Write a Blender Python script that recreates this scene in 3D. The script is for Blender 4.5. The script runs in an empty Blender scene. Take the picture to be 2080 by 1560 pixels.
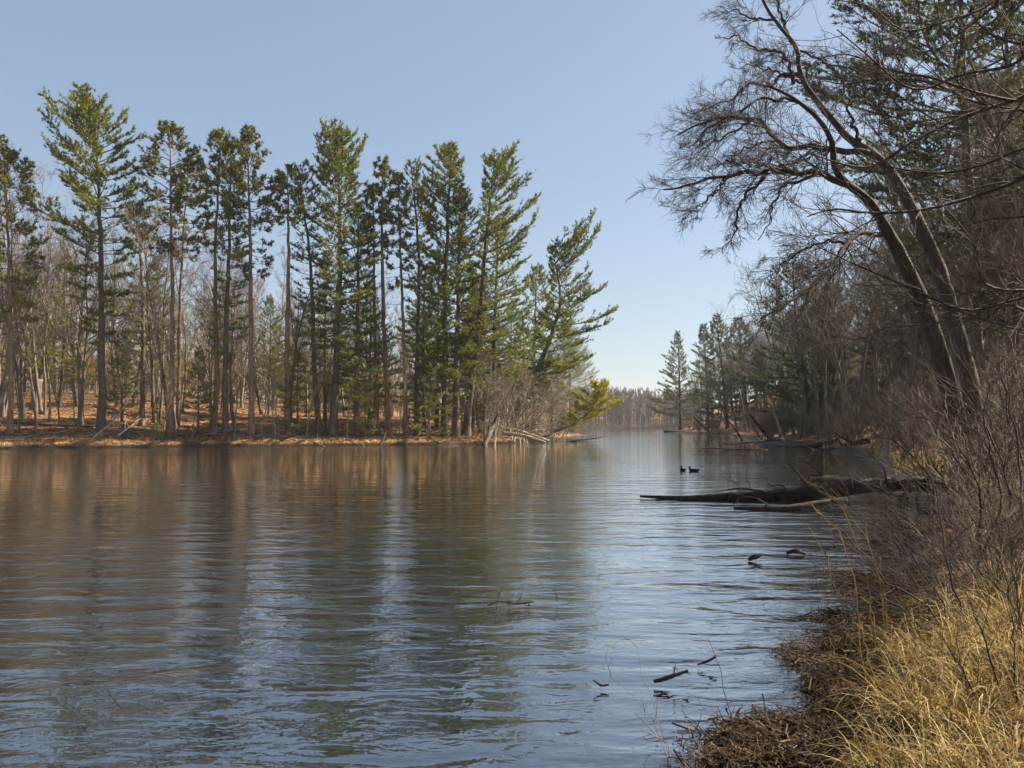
import bpy, math, random
import numpy as np

# ------------------------------------------------------------ camera, sky, sun, exposure
SC = bpy.context.scene
COL = SC.collection
F, CX, CY, HOR, CH = 1632.0, 1040.0, 780.0, 864.0, 1.7      # focal length and horizon in photo pixels, eye height
PITCH = math.atan((HOR - CY) / F)
cam = bpy.data.cameras.new('camera')
cam.sensor_width = 36.0
cam.lens = 36.0 * F / 2080.0
cam.clip_start = 0.05
cam.clip_end = 6000.0
camo = bpy.data.objects.new('camera', cam)
COL.objects.link(camo)
camo.location = (0, 0, CH)
camo.rotation_euler = (math.pi / 2 + PITCH, 0, 0)
SC.camera = camo

SUN_EL, SUN_AZ = math.radians(38), math.radians(70)
world = bpy.data.worlds.new('World')
SC.world = world
world.use_nodes = True
wn, wl = world.node_tree.nodes, world.node_tree.links
sky = wn.new('ShaderNodeTexSky')
sky.sky_type = 'NISHITA'
sky.sun_disc = False
sky.sun_elevation = SUN_EL
sky.sun_rotation = SUN_AZ
sky.altitude = 0
sky.air_density = 1.0
sky.dust_density = 1.0
sky.ozone_density = 4.6
gam = wn.new('ShaderNodeGamma')
gam.inputs[1].default_value = 0.6
wl.new(sky.outputs[0], gam.inputs[0])
wl.new(gam.outputs[0], wn['Background'].inputs[0])
wn['Background'].inputs[1].default_value = 0.0805

sl = bpy.data.lights.new('sun', 'SUN')
sl.energy = 5.0
sl.angle = math.radians(0.6)
sl.color = (1.0, 0.86, 0.66)
slo = bpy.data.objects.new('sun', sl)
COL.objects.link(slo)
sd = np.array([math.sin(SUN_AZ) * math.cos(SUN_EL), math.cos(SUN_AZ) * math.cos(SUN_EL), math.sin(SUN_EL)])
slo.rotation_euler = (math.pi / 2 - SUN_EL, 0, math.pi - SUN_AZ)
slo.location = (60, 40, 60)

vs = SC.view_settings
vs.view_transform = 'Standard'
vs.look = 'None'
vs.gamma = 1.0
vs.use_curve_mapping = False
vs.exposure = 1.83
SC.cycles.max_bounces = 6
SC.cycles.diffuse_bounces = 3
SC.cycles.glossy_bounces = 3
SC.cycles.transmission_bounces = 3

UP = np.array([0.0, 0.0, 1.0])


def P(px, py, Y):
    """photo pixel and distance -> point in the world"""
    u, v = (px - CX) / F, (CY - py) / F
    y = math.cos(PITCH) - math.sin(PITCH) * v
    z = math.sin(PITCH) + math.cos(PITCH) * v
    return np.array([u / y * Y, Y, CH + z / y * Y])


# ------------------------------------------------------------ materials
def mat(name):
    m = bpy.data.materials.new(name)
    m.use_nodes = True
    n = m.node_tree.nodes
    n.clear()
    out = n.new('ShaderNodeOutputMaterial')
    return m, n, m.node_tree.links, out


def ramp(n, pts):
    r = n.new('ShaderNodeValToRGB')
    e = r.color_ramp.elements
    while len(e) < len(pts):
        e.new(0.5)
    for k, (p, c) in enumerate(pts):
        e[k].position = p
        e[k].color = (c[0], c[1], c[2], 1)
    return r


def noise(n, l, vec, scale, detail=4, rough=0.6, dist=0.0):
    t = n.new('ShaderNodeTexNoise')
    t.inputs['Scale'].default_value = scale
    t.inputs['Detail'].default_value = detail
    t.inputs['Roughness'].default_value = rough
    t.inputs['Distortion'].default_value = dist
    if vec is not None:
        l.new(vec, t.inputs['Vector'])
    return t


def mapping(n, l, src, sc=(1, 1, 1), rot=(0, 0, 0)):
    m = n.new('ShaderNodeMapping')
    m.inputs['Scale'].default_value = sc
    m.inputs['Rotation'].default_value = rot
    l.new(src, m.inputs['Vector'])
    return m.outputs[0]


def bark(name, c0, c1, c2, scale=6.0, stretch=0.18, bump=0.5, rnd=0.3):
    m, n, l, out = mat(name)
    tc = n.new('ShaderNodeTexCoord')
    v = mapping(n, l, tc.outputs['Object'], (1, 1, stretch))
    a = noise(n, l, v, scale, 6, 0.7, 0.4)
    b = noise(n, l, tc.outputs['Object'], 0.9, 3)
    oi = n.new('ShaderNodeObjectInfo')
    r = ramp(n, [(0.32, c0), (0.52, c1), (0.72, c2)])
    l.new(a.outputs[0], r.inputs[0])
    mx = n.new('ShaderNodeMixRGB')
    mx.blend_type = 'MULTIPLY'
    mx.inputs[0].default_value = 0.7
    r2 = ramp(n, [(0.3, (0.65, 0.6, 0.55)), (0.7, (1.15, 1.12, 1.05))])
    l.new(b.outputs[0], r2.inputs[0])
    l.new(r.outputs[0], mx.inputs[1])
    l.new(r2.outputs[0], mx.inputs[2])
    hs = n.new('ShaderNodeHueSaturation')
    mr = n.new('ShaderNodeMapRange')
    mr.inputs[3].default_value = 1 - rnd
    mr.inputs[4].default_value = 1 + rnd
    l.new(oi.outputs['Random'], mr.inputs[0])
    l.new(mr.outputs[0], hs.inputs['Value'])
    l.new(mx.outputs[0], hs.inputs['Color'])
    p = n.new('ShaderNodeBsdfPrincipled')
    p.inputs['Roughness'].default_value = 0.85
    p.inputs['Specular IOR Level'].default_value = 0.25
    l.new(hs.outputs[0], p.inputs['Base Color'])
    bp = n.new('ShaderNodeBump')
    bp.inputs['Strength'].default_value = bump
    bp.inputs['Distance'].default_value = 0.03
    l.new(a.outputs[0], bp.inputs['Height'])
    l.new(bp.outputs[0], p.inputs['Normal'])
    l.new(p.outputs[0], out.inputs[0])
    return m


def leafy(name, cols, scale=0.8, trans=0.35, gloss=0.02, rnd=0.25, island=0.45):
    """thin leaves, needles or dry blades: diffuse plus some light passed through"""
    m, n, l, out = mat(name)
    tc = n.new('ShaderNodeTexCoord')
    geo = n.new('ShaderNodeNewGeometry')
    oi = n.new('ShaderNodeObjectInfo')
    a = noise(n, l, tc.outputs['Object'], scale, 3)
    add = n.new('ShaderNodeMath')
    add.operation = 'MULTIPLY_ADD'
    add.inputs[1].default_value = island
    l.new(geo.outputs['Random Per Island'], add.inputs[0])
    s = n.new('ShaderNodeMath')
    s.operation = 'SUBTRACT'
    l.new(a.outputs[0], s.inputs[0])
    s.inputs[1].default_value = island / 2
    l.new(s.outputs[0], add.inputs[2])
    k = len(cols)
    r = ramp(n, [(0.15 + 0.7 * i / (k - 1), c) for i, c in enumerate(cols)])
    l.new(add.outputs[0], r.inputs[0])
    hs = n.new('ShaderNodeHueSaturation')
    mr = n.new('ShaderNodeMapRange')
    mr.inputs[3].default_value = 1 - rnd
    mr.inputs[4].default_value = 1 + rnd
    l.new(oi.outputs['Random'], mr.inputs[0])
    l.new(mr.outputs[0], hs.inputs['Value'])
    l.new(r.outputs[0], hs.inputs['Color'])
    d = n.new('ShaderNodeBsdfDiffuse')
    t = n.new('ShaderNodeBsdfTranslucent')
    g = n.new('ShaderNodeBsdfGlossy')
    g.inputs['Roughness'].default_value = 0.45
    g.inputs['Color'].default_value = (1, 1, 1, 1)
    l.new(hs.outputs[0], d.inputs[0])
    l.new(hs.outputs[0], t.inputs[0])
    m1 = n.new('ShaderNodeMixShader')
    m1.inputs[0].default_value = trans
    l.new(d.outputs[0], m1.inputs[1])
    l.new(t.outputs[0], m1.inputs[2])
    m2 = n.new('ShaderNodeMixShader')
    m2.inputs[0].default_value = gloss
    l.new(m1.outputs[0], m2.inputs[1])
    l.new(g.outputs[0], m2.inputs[2])
    l.new(m2.outputs[0], out.inputs[0])
    return m


M_WHITE_PINE = bark('white_pine_bark', (0.035, 0.03, 0.026), (0.085, 0.072, 0.06), (0.16, 0.14, 0.12))
M_RED_PINE = bark('red_pine_bark', (0.075, 0.045, 0.032), (0.19, 0.12, 0.085), (0.30, 0.21, 0.16))
M_GREY = bark('grey_tree_bark', (0.05, 0.043, 0.036), (0.13, 0.112, 0.092), (0.24, 0.21, 0.17))
M_TWIG = bark('twig_bark', (0.08, 0.066, 0.055), (0.16, 0.134, 0.11), (0.26, 0.22, 0.18), 20, 1, 0.1)
M_DARKTWIG = bark('dark_twig_bark', (0.02, 0.017, 0.016), (0.04, 0.034, 0.031), (0.075, 0.063, 0.055), 14, 1, 0.2)
M_HERO = bark('dark_oak_bark', (0.016, 0.014, 0.013), (0.042, 0.036, 0.032), (0.095, 0.083, 0.072), 9, 0.22, 0.9)
M_PALE = bark('pale_dead_wood', (0.16, 0.14, 0.115), (0.30, 0.27, 0.22), (0.42, 0.38, 0.32), 12, 0.15, 0.5)
M_LOG = bark('wet_rotten_wood', (0.008, 0.007, 0.006), (0.022, 0.018, 0.015), (0.06, 0.048, 0.038), 9, 1, 1.0)
M_FARBARK = bark('far_tree_bark', (0.06, 0.048, 0.04), (0.10, 0.08, 0.066), (0.15, 0.12, 0.10), 2, 1, 0.0)
M_GOLD = bark('golden_undergrowth', (0.12, 0.088, 0.042), (0.22, 0.165, 0.075), (0.33, 0.26, 0.13), 2, 1, 0.0)
M_NEEDLE = leafy('white_pine_needles', [(0.035, 0.060, 0.009), (0.085, 0.115, 0.012), (0.160, 0.175, 0.016), (0.24, 0.215, 0.022)], 0.7, 0.45)
M_NEEDLE_R = leafy('red_pine_needles', [(0.028, 0.048, 0.008), (0.075, 0.094, 0.012), (0.15, 0.145, 0.016), (0.23, 0.19, 0.024)], 0.9, 0.42)
M_NEEDLE_Y = leafy('yellowing_pine_needles', [(0.14, 0.15, 0.014), (0.24, 0.23, 0.018), (0.33, 0.28, 0.025), (0.38, 0.27, 0.035)], 0.9, 0.42)
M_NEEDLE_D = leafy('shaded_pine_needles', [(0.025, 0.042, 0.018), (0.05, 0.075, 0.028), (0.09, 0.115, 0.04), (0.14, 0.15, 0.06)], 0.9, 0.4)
M_GRASS = leafy('dry_sedge', [(0.07, 0.042, 0.013), (0.18, 0.12, 0.036), (0.31, 0.235, 0.095), (0.46, 0.38, 0.21)], 2.2, 0.4, 0.006, 0.25, 0.9)
M_REED = leafy('rotting_reeds', [(0.012, 0.009, 0.006), (0.030, 0.021, 0.014), (0.065, 0.046, 0.030), (0.13, 0.098, 0.062)], 2.5, 0.1, 0.004)
M_LEAF = leafy('fallen_oak_leaf', [(0.10, 0.042, 0.016), (0.19, 0.085, 0.034), (0.28, 0.135, 0.058), (0.34, 0.20, 0.10)], 4.0, 0.3, 0.003)
M_ORANGE = leafy('orange_beech_leaves', [(0.26, 0.10, 0.04), (0.38, 0.16, 0.07), (0.46, 0.22, 0.11)], 2.0, 0.4, 0.04)


# ------------------------------------------------------------ mesh helpers
class Bag:
    """collects vertices, quads and triangles with a material slot for each"""

    def __init__(self):
        self.v, self.q, self.t, self.qm, self.tm, self.n = [], [], [], [], [], 0

    def add(self, V, Q=None, T=None, m=0):
        V = np.asarray(V, float).reshape(-1, 3)
        if Q is not None and len(Q):
            self.q.append(np.asarray(Q) + self.n)
            self.qm.append(np.full(len(Q), m))
        if T is not None and len(T):
            self.t.append(np.asarray(T) + self.n)
            self.tm.append(np.full(len(T), m))
        self.v.append(V)
        self.n += len(V)

    def mesh(self, name, mats, smooth=True, origin=None):
        V = np.concatenate(self.v) if self.v else np.zeros((0, 3))
        if origin is not None:
            V = V - np.asarray(origin)
        q = np.concatenate(self.q) if self.q else np.zeros((0, 4), int)
        t = np.concatenate(self.t) if self.t else np.zeros((0, 3), int)
        mi = np.concatenate([np.concatenate(self.qm) if self.qm else np.zeros(0, int),
                             np.concatenate(self.tm) if self.tm else np.zeros(0, int)])
        me = bpy.data.meshes.new(name)
        me.vertices.add(len(V))
        me.vertices.foreach_set('co', V.astype(np.float32).ravel())
        loops = np.concatenate([q.ravel(), t.ravel()]).astype(np.int32)
        me.loops.add(len(loops))
        me.loops.foreach_set('vertex_index', loops)
        nf = len(q) + len(t)
        me.polygons.add(nf)
        st = np.concatenate([np.arange(len(q)) * 4, len(q) * 4 + np.arange(len(t)) * 3]).astype(np.int32)
        me.polygons.foreach_set('loop_start', st)
        me.polygons.foreach_set('material_index', mi.astype(np.int32))
        sm = np.concatenate([np.full(len(q), smooth), np.full(len(t), False)])
        me.polygons.foreach_set('use_smooth', sm)
        for mm in mats:
            me.materials.append(mm)
        me.update(calc_edges=True)
        return me


def nrm(a):
    return a / np.maximum(np.linalg.norm(a, axis=-1, keepdims=True), 1e-9)


def tubes(bag, Pn, R, k=3, m=0, cap=False):
    """Pn (M,n,3) centre lines, R (M,n) radii, k sides"""
    Pn = np.asarray(Pn, float)
    R = np.asarray(R, float)
    if Pn.ndim == 2:
        Pn, R = Pn[None], R[None]
    M, n, _ = Pn.shape
    if M == 0:
        return
    T = nrm(np.gradient(Pn, axis=1))
    mean = nrm(Pn[:, -1] - Pn[:, 0])
    ref = np.where(np.abs(mean[:, 2:3]) > 0.8, np.array([[1.0, 0, 0]]), np.array([[0, 0, 1.0]]))
    u = nrm(np.cross(T, ref[:, None, :]))
    v = np.cross(T, u)
    a = np.arange(k) * 2 * np.pi / k
    V = (Pn[:, :, None, :] + R[:, :, None, None] * (np.cos(a)[None, None, :, None] * u[:, :, None, :] + np.sin(a)[None, None, :, None] * v[:, :, None, :]))
    base = (np.arange(M) * n * k)[:, None, None]
    i = (np.arange(n - 1) * k)[None, :, None]
    j = np.arange(k)[None, None, :]
    j2 = (j + 1) % k
    Q = np.stack([base + i + j, base + i + j2, base + i + k + j2, base + i + k + j], -1).reshape(-1, 4)
    Tr = None
    if cap:
        tr = []
        for mi_ in range(M):
            for e in (0, (n - 1) * k):
                b = mi_ * n * k + e
                for c in range(1, k - 1):
                    tr.append((b, b + c, b + c + 1) if e else (b, b + c + 1, b + c))
        Tr = np.array(tr)
    bag.add(V, Q, Tr, m)


def resample(pts, n, smooth=True):
    """smooth curve through way points"""
    p = np.asarray(pts, float)
    s = np.concatenate([[0], np.cumsum(np.linalg.norm(np.diff(p, axis=0), axis=1))])
    ss = np.linspace(0, s[-1], n)
    if not smooth or len(p) < 3:
        return np.stack([np.interp(ss, s, p[:, k]) for k in range(p.shape[1])], -1)
    m = np.gradient(p, s, axis=0)
    i = np.clip(np.searchsorted(s, ss, side='right') - 1, 0, len(p) - 2)
    h = (s[i + 1] - s[i])[:, None]
    t = ((ss - s[i])[:, None]) / h
    return ((2 * t ** 3 - 3 * t ** 2 + 1) * p[i] + (t ** 3 - 2 * t ** 2 + t) * h * m[i] + (-2 * t ** 3 + 3 * t ** 2) * p[i + 1] + (t ** 3 - t ** 2) * h * m[i + 1])


def interp_lines(Pn, idx, t):
    M, n, _ = Pn.shape
    x = t * (n - 1)
    i = np.clip(x.astype(int), 0, n - 2)
    f = (x - i)[:, None]
    a, b = Pn[idx, i], Pn[idx, i + 1]
    return a * (1 - f) + b * f, nrm(b - a)


def spawn(rng, Pn, R, k, t0=0.2, t1=1.0, ang=(35, 60), ratio=0.5, n=5, wob=0.18, trop=0.1, taper=0.6, rscale=0.55,
          rmin=0.004, jit=0.35, tipbias=0.5, flat=0.0, L=None, tpow=1.0, pull=None, zup=UP):
    """children on every parent line. flat>0 keeps children in the horizontal plane"""
    M, m, _ = Pn.shape
    if M == 0:
        return Pn, R
    if L is None:
        L = np.linalg.norm(np.diff(Pn, axis=1), axis=-1).sum(1)
    kk = np.full(M, k) if np.isscalar(k) else np.asarray(k)
    idx = np.repeat(np.arange(M), kk)
    K = len(idx)
    t = t0 + (t1 - t0) * rng.random(K) ** tpow
    p, T = interp_lines(Pn, idx, t)
    r = np.take_along_axis(R[idx], np.clip((t * (m - 1)).astype(int), 0, m - 1)[:, None], 1)[:, 0]
    perp = rng.normal(size=(K, 3))
    if flat:
        sgn = np.where(rng.random(K) < 0.5, 1.0, -1.0)[:, None]
        side = nrm(np.cross(T, zup)) * sgn
        perp = side * flat + perp * (1 - flat)
    perp = nrm(perp - (perp * T).sum(-1, keepdims=True) * T)
    a = np.radians(rng.uniform(ang[0], ang[1], K))[:, None]
    d = nrm(np.cos(a) * T + np.sin(a) * perp)
    ln = L[idx] * ratio * (1 - tipbias * t) * rng.uniform(1 - jit, 1 + jit, K)
    out = np.zeros((K, n, 3))
    out[:, 0] = p
    step = (ln / (n - 1))[:, None]
    up = zup if pull is None else pull
    for i in range(1, n):
        d = nrm(d + wob * rng.normal(size=(K, 3)) + trop * up)
        out[:, i] = out[:, i - 1] + d * step
    r0 = np.maximum(r * rscale, rmin)
    RR = np.maximum(r0[:, None] * np.linspace(1, 1 - taper, n)[None], rmin * 0.6)
    return out, RR


def slivers(bag, rng, p, d, length, width, m=0):
    """one thin triangle per row: base at p pointing along d"""
    K = len(p)
    if K == 0:
        return
    s = nrm(np.cross(d, rng.normal(size=(K, 3))))
    w = np.broadcast_to(np.asarray(width, float), (K,))[:, None] / 2
    ln = np.broadcast_to(np.asarray(length, float), (K,))[:, None]
    V = np.stack([p - s * w, p + s * w, p + d * ln], 1).reshape(-1, 3)
    bag.add(V, None, np.arange(3 * K).reshape(-1, 3), m)


def tag(o, label=None, cat=None, group=None, kind=None):
    if label:
        o['label'] = label
    if cat:
        o['category'] = cat
    if group:
        o['group'] = group
    if kind:
        o['kind'] = kind
    return o


def link(name, me, parent=None, loc=None):
    o = bpy.data.objects.new(name, me)
    COL.objects.link(o)
    if parent is not None:
        o.parent = parent
    if loc is not None:
        o.location = loc
    return o


def thing(name, loc, label, cat, group=None, rz=0.0):
    o = bpy.data.objects.new(name, None)
    o.empty_display_size = 0.3
    COL.objects.link(o)
    o.location = loc
    o.rotation_euler = (0, 0, rz)
    return tag(o, label, cat, group)


# ------------------------------------------------------------ the lake outline and the ground
LAKE = np.array([(-120, -60), (-30, -14), (-9, -3.5), (-3, -0.9), (-1.2, 0.9), (0.2, 2.2), (1.15, 3.4), (1.85, 4.5), (2.55, 5.8), (3.35, 7.6), (4.5, 9.6), (6.1, 12.2),
                 (8.3, 15.2), (9.9, 18), (11.0, 21), (12.0, 26), (14.0, 30.5), (16.6, 36), (19.5, 45), (22.0, 56), (24.5, 66), (26.5, 72), (24.5, 80), (29, 92),
                 (33, 107), (35, 130), (37, 160), (38, 198), (50, 215), (80, 260), (150, 330), (210, 400), (190, 450), (100, 465), (50, 462), (0, 462), (-100, 470),
                 (-200, 450), (-200, 300), (-60, 210), (0, 150), (9, 124), (10.8, 116), (8, 106), (4.8, 96), (1.5, 86), (0.2, 77), (-2.6, 72.5), (-8, 69.5), (-14, 66.8),
                 (-20, 64.4), (-25, 62.6), (-30, 60.6), (-37, 58), (-60, 52), (-90, 35), (-140, 10)], float)


def _dense_outline():
    p = np.vstack([LAKE, LAKE[:1]])
    rng = np.random.default_rng(5)
    out = []
    for i in range(len(p) - 1):
        a, b = p[i], p[i + 1]
        ln = np.linalg.norm(b - a)
        dist = np.linalg.norm((a + b) / 2)
        k = int(np.clip(ln / (0.35 if dist < 25 else 1.4 if dist < 130 else 12), 1, 30))
        nrmv = np.array([-(b - a)[1], (b - a)[0]]) / ln
        amp = min(0.05 * dist, 0.35 + 0.004 * dist) * (1.3 if 50 < dist < 130 else 0.5)
        for j in range(k):
            t = j / k
            out.append(a * (1 - t) + b * t + nrmv * rng.normal() * amp * (0.35 if k > 1 else 0) * (1 if dist < 300 else 4))
    return np.array(out)


OUT = _dense_outline()


def shore_dist(x, y):
    """distance to the waterline, positive on land"""
    x, y = np.asarray(x, float).ravel(), np.asarray(y, float).ravel()
    a, b = OUT, np.roll(OUT, -1, axis=0)
    best = np.full(len(x), 1e9)
    inside = np.zeros(len(x), bool)
    for (ax, ay), (bx, by) in zip(a, b):
        dx, dy = bx - ax, by - ay
        t = np.clip(((x - ax) * dx + (y - ay) * dy) / (dx * dx + dy * dy + 1e-12), 0, 1)
        d = (x - ax - t * dx) ** 2 + (y - ay - t * dy) ** 2
        np.minimum(best, d, out=best)
        c = ((ay > y) != (by > y)) & (x < (bx - ax) * (y - ay) / (by - ay + 1e-12) + ax)
        inside ^= c
    d = np.sqrt(best)
    return np.where(inside, -d, d)


def sstep(a, b, x):
    t = np.clip((x - a) / (b - a), 0, 1)
    return t * t * (3 - 2 * t)


def lumps(x, y, s, seed):
    r = np.random.default_rng(seed)
    z = 0
    for k in range(7):
        a = r.uniform(0, 2 * np.pi)
        w = s * (1.4 ** k)
        z = z + np.sin((x * np.cos(a) + y * np.sin(a)) * w + r.uniform(0, 6.3)) / (1.25 ** k)
    return z / 3.5


def ground_z(x, y):
    sh = np.shape(x)
    x, y = np.asarray(x, float).ravel(), np.asarray(y, float).ravel()
    d = shore_dist(x, y)
    dl = np.maximum(d, 0)
    # the far left bank: undercut edge, then a leaf-covered rise
    wleft = sstep(3, -3, x - 0.02 * (y - 60) - np.where(y > 75, (y - 75) * 0.32, 0)) * sstep(25, 45, y)
    slope = np.interp(x, [-45, -30, -12, -2, 12], [0.20, 0.18, 0.145, 0.105, 0.075])
    rise = 30 * (1 - np.exp(-dl / 30))
    zl = 0.42 * (1 - np.exp(-dl / 0.25)) + slope * rise + 0.18 * lumps(x, y, 0.35, 3) * sstep(0, 4, dl) + 0.035 * np.minimum(np.maximum(dl - 30, 0), 160)
    # right bank: low sedge flat near the viewer, then a steep wooded hill
    near = sstep(26, 8, y)
    zr = 0.16 * (1 - np.exp(-dl / 0.3)) + dl * np.interp(y, [0, 5, 8, 16, 40, 90], [0.10, 0.12, 0.075, 0.10, 0.16, 0.16])
    zr = zr + 24 * sstep(0, 1, np.maximum(dl - np.interp(y, [0, 12, 30, 60], [5.0, 4.5, 3.0, 2.0]), 0) / np.interp(y, [0, 30, 100], [58, 54, 62]))
    zr = np.minimum(zr, 27 + 0.0 * zr) + 0.10 * lumps(x, y, 0.7, 4) * sstep(0.2, 3, dl) + 0.05 * lumps(x, y, 2.6, 8) * sstep(0.1, 1, dl) * near
    far = sstep(330, 420, np.hypot(x, y))
    z = zl * wleft + zr * (1 - wleft)
    zf = np.minimum(dl * 0.10, 20) + 0.3 * (1 - np.exp(-dl / 2))
    z = z * (1 - far) + zf * far
    z = np.where(d < 0, np.maximum(-0.02 + d * 0.22, -2.0), z)
    return z.reshape(sh) if sh else float(z[0])


def gz(x, y):
    return float(ground_z(np.array([x]), np.array([y]))[0])


# radial sheet, dense in front
r = [0.4]
while r[-1] < 2600:
    c = r[-1]
    st = 0.022 * c
    if 56 < c < 92:
        st = 0.38
    r.append(c + max(st, 0.05))
r = np.array(r)
ang = np.radians(np.concatenate([np.arange(-180, -50, 5.0), np.arange(-50, 50, 0.6), np.arange(50, 180, 5.0)]))
RR, AA = np.meshgrid(r, ang, indexing='ij')
gx, gy = RR * np.sin(AA), RR * np.cos(AA)
GZ = ground_z(gx, gy)
na, nr = len(ang), len(r)
bag = Bag()
i = np.arange(nr - 1)[:, None] * na
j = np.arange(na)[None, :]
Q = np.stack([i + j, i + (j + 1) % na, i + na + (j + 1) % na, i + na + j], -1).reshape(-1, 4)
V = np.stack([gx, gy, GZ], -1).reshape(-1, 3)
bag.add(V, Q)
c0 = nr * na
bag.add([[0, 0, gz(0, 0)]], None, None)
bag.t.append(np.stack([np.full(na, c0), (np.arange(na) + 1) % na, np.arange(na)], -1))
bag.tm.append(np.zeros(na, int))


def ground_mat():
    m, n, l, out = mat('forest_floor')
    tc = n.new('ShaderNodeTexCoord')
    o = tc.outputs['Object']
    vor = n.new('ShaderNodeTexVoronoi')
    vor.inputs['Scale'].default_value = 7.0
    vor.inputs['Randomness'].default_value = 1.0
    l.new(o, vor.inputs['Vector'])
    sep = n.new('ShaderNodeSeparateColor')
    l.new(vor.outputs['Color'], sep.inputs[0])
    leaves = ramp(n, [(0.0, (0.07, 0.035, 0.020)), (0.35, (0.19, 0.092, 0.045)), (0.65, (0.36, 0.185, 0.09)), (0.9, (0.46, 0.265, 0.145)), (1.0, (0.50, 0.33, 0.20))])
    l.new(sep.outputs[0], leaves.inputs[0])
    big = noise(n, l, o, 0.22, 5, 0.65)
    mid = noise(n, l, o, 1.6, 5, 0.7)
    soil = ramp(n, [(0.35, (0.05, 0.032, 0.02)), (0.65, (0.13, 0.085, 0.045))])
    l.new(mid.outputs[0], soil.inputs[0])
    gr = ramp(n, [(0.3, (0.11, 0.085, 0.03)), (0.7, (0.27, 0.205, 0.085))])
    l.new(mid.outputs[0], gr.inputs[0])
    mx = n.new('ShaderNodeMixRGB')
    fr = n.new('ShaderNodeMapRange')
    fr.inputs[1].default_value = 0.40
    fr.inputs[2].default_value = 0.60
    l.new(mid.outputs[0], fr.inputs[0])
    l.new(fr.outputs[0], mx.inputs[0])
    l.new(soil.outputs[0], mx.inputs[1])
    l.new(leaves.outputs[0], mx.inputs[2])
    mx2 = n.new('ShaderNodeMixRGB')
    fb = n.new('ShaderNodeMapRange')
    fb.inputs[1].default_value = 0.52
    fb.inputs[2].default_value = 0.68
    l.new(big.outputs[0], fb.inputs[0])
    l.new(fb.outputs[0], mx2.inputs[0])
    l.new(mx.outputs[0], mx2.inputs[1])
    l.new(gr.outputs[0], mx2.inputs[2])
    # wet mud just above the waterline; the undercut bank's shade is painted in too
    sx = n.new('ShaderNodeSeparateXYZ')
    l.new(o, sx.inputs[0])
    ad = n.new('ShaderNodeMath')
    ad.operation = 'MULTIPLY_ADD'
    l.new(mid.outputs[0], ad.inputs[0])
    ad.inputs[1].default_value = -0.22
    l.new(sx.outputs[2], ad.inputs[2])
    mr = n.new('ShaderNodeMapRange')
    mr.inputs[1].default_value = 0.04
    mr.inputs[2].default_value = 0.28
    l.new(ad.outputs[0], mr.inputs[0])
    mx3 = n.new('ShaderNodeMixRGB')
    l.new(mr.outputs[0], mx3.inputs[0])
    mx3.inputs[1].default_value = (0.018, 0.013, 0.009, 1)
    l.new(mx2.outputs[0], mx3.inputs[2])
    p = n.new('ShaderNodeBsdfPrincipled')
    l.new(mx3.outputs[0], p.inputs['Base Color'])
    mr2 = n.new('ShaderNodeMapRange')
    mr2.inputs[1].default_value = 0.0
    mr2.inputs[2].default_value = 0.14
    mr2.inputs[3].default_value = 0.35
    mr2.inputs[4].default_value = 0.95
    l.new(ad.outputs[0], mr2.inputs[0])
    l.new(mr2.outputs[0], p.inputs['Roughness'])
    p.inputs['Specular IOR Level'].default_value = 0.2
    hs = n.new('ShaderNodeMath')
    hs.operation = 'ADD'
    l.new(sep.outputs[1], hs.inputs[0])
    l.new(mid.outputs[0], hs.inputs[1])
    bp = n.new('ShaderNodeBump')
    bp.inputs['Strength'].default_value = 0.8
    bp.inputs['Distance'].default_value = 0.09
    l.new(hs.outputs[0], bp.inputs['Height'])
    l.new(bp.outputs[0], p.inputs['Normal'])
    l.new(p.outputs[0], out.inputs[0])
    return m


tag(link('ground', bag.mesh('ground', [ground_mat()])), 'leaf-covered ground of both banks and the lake bed', None, None, 'structure')


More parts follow.
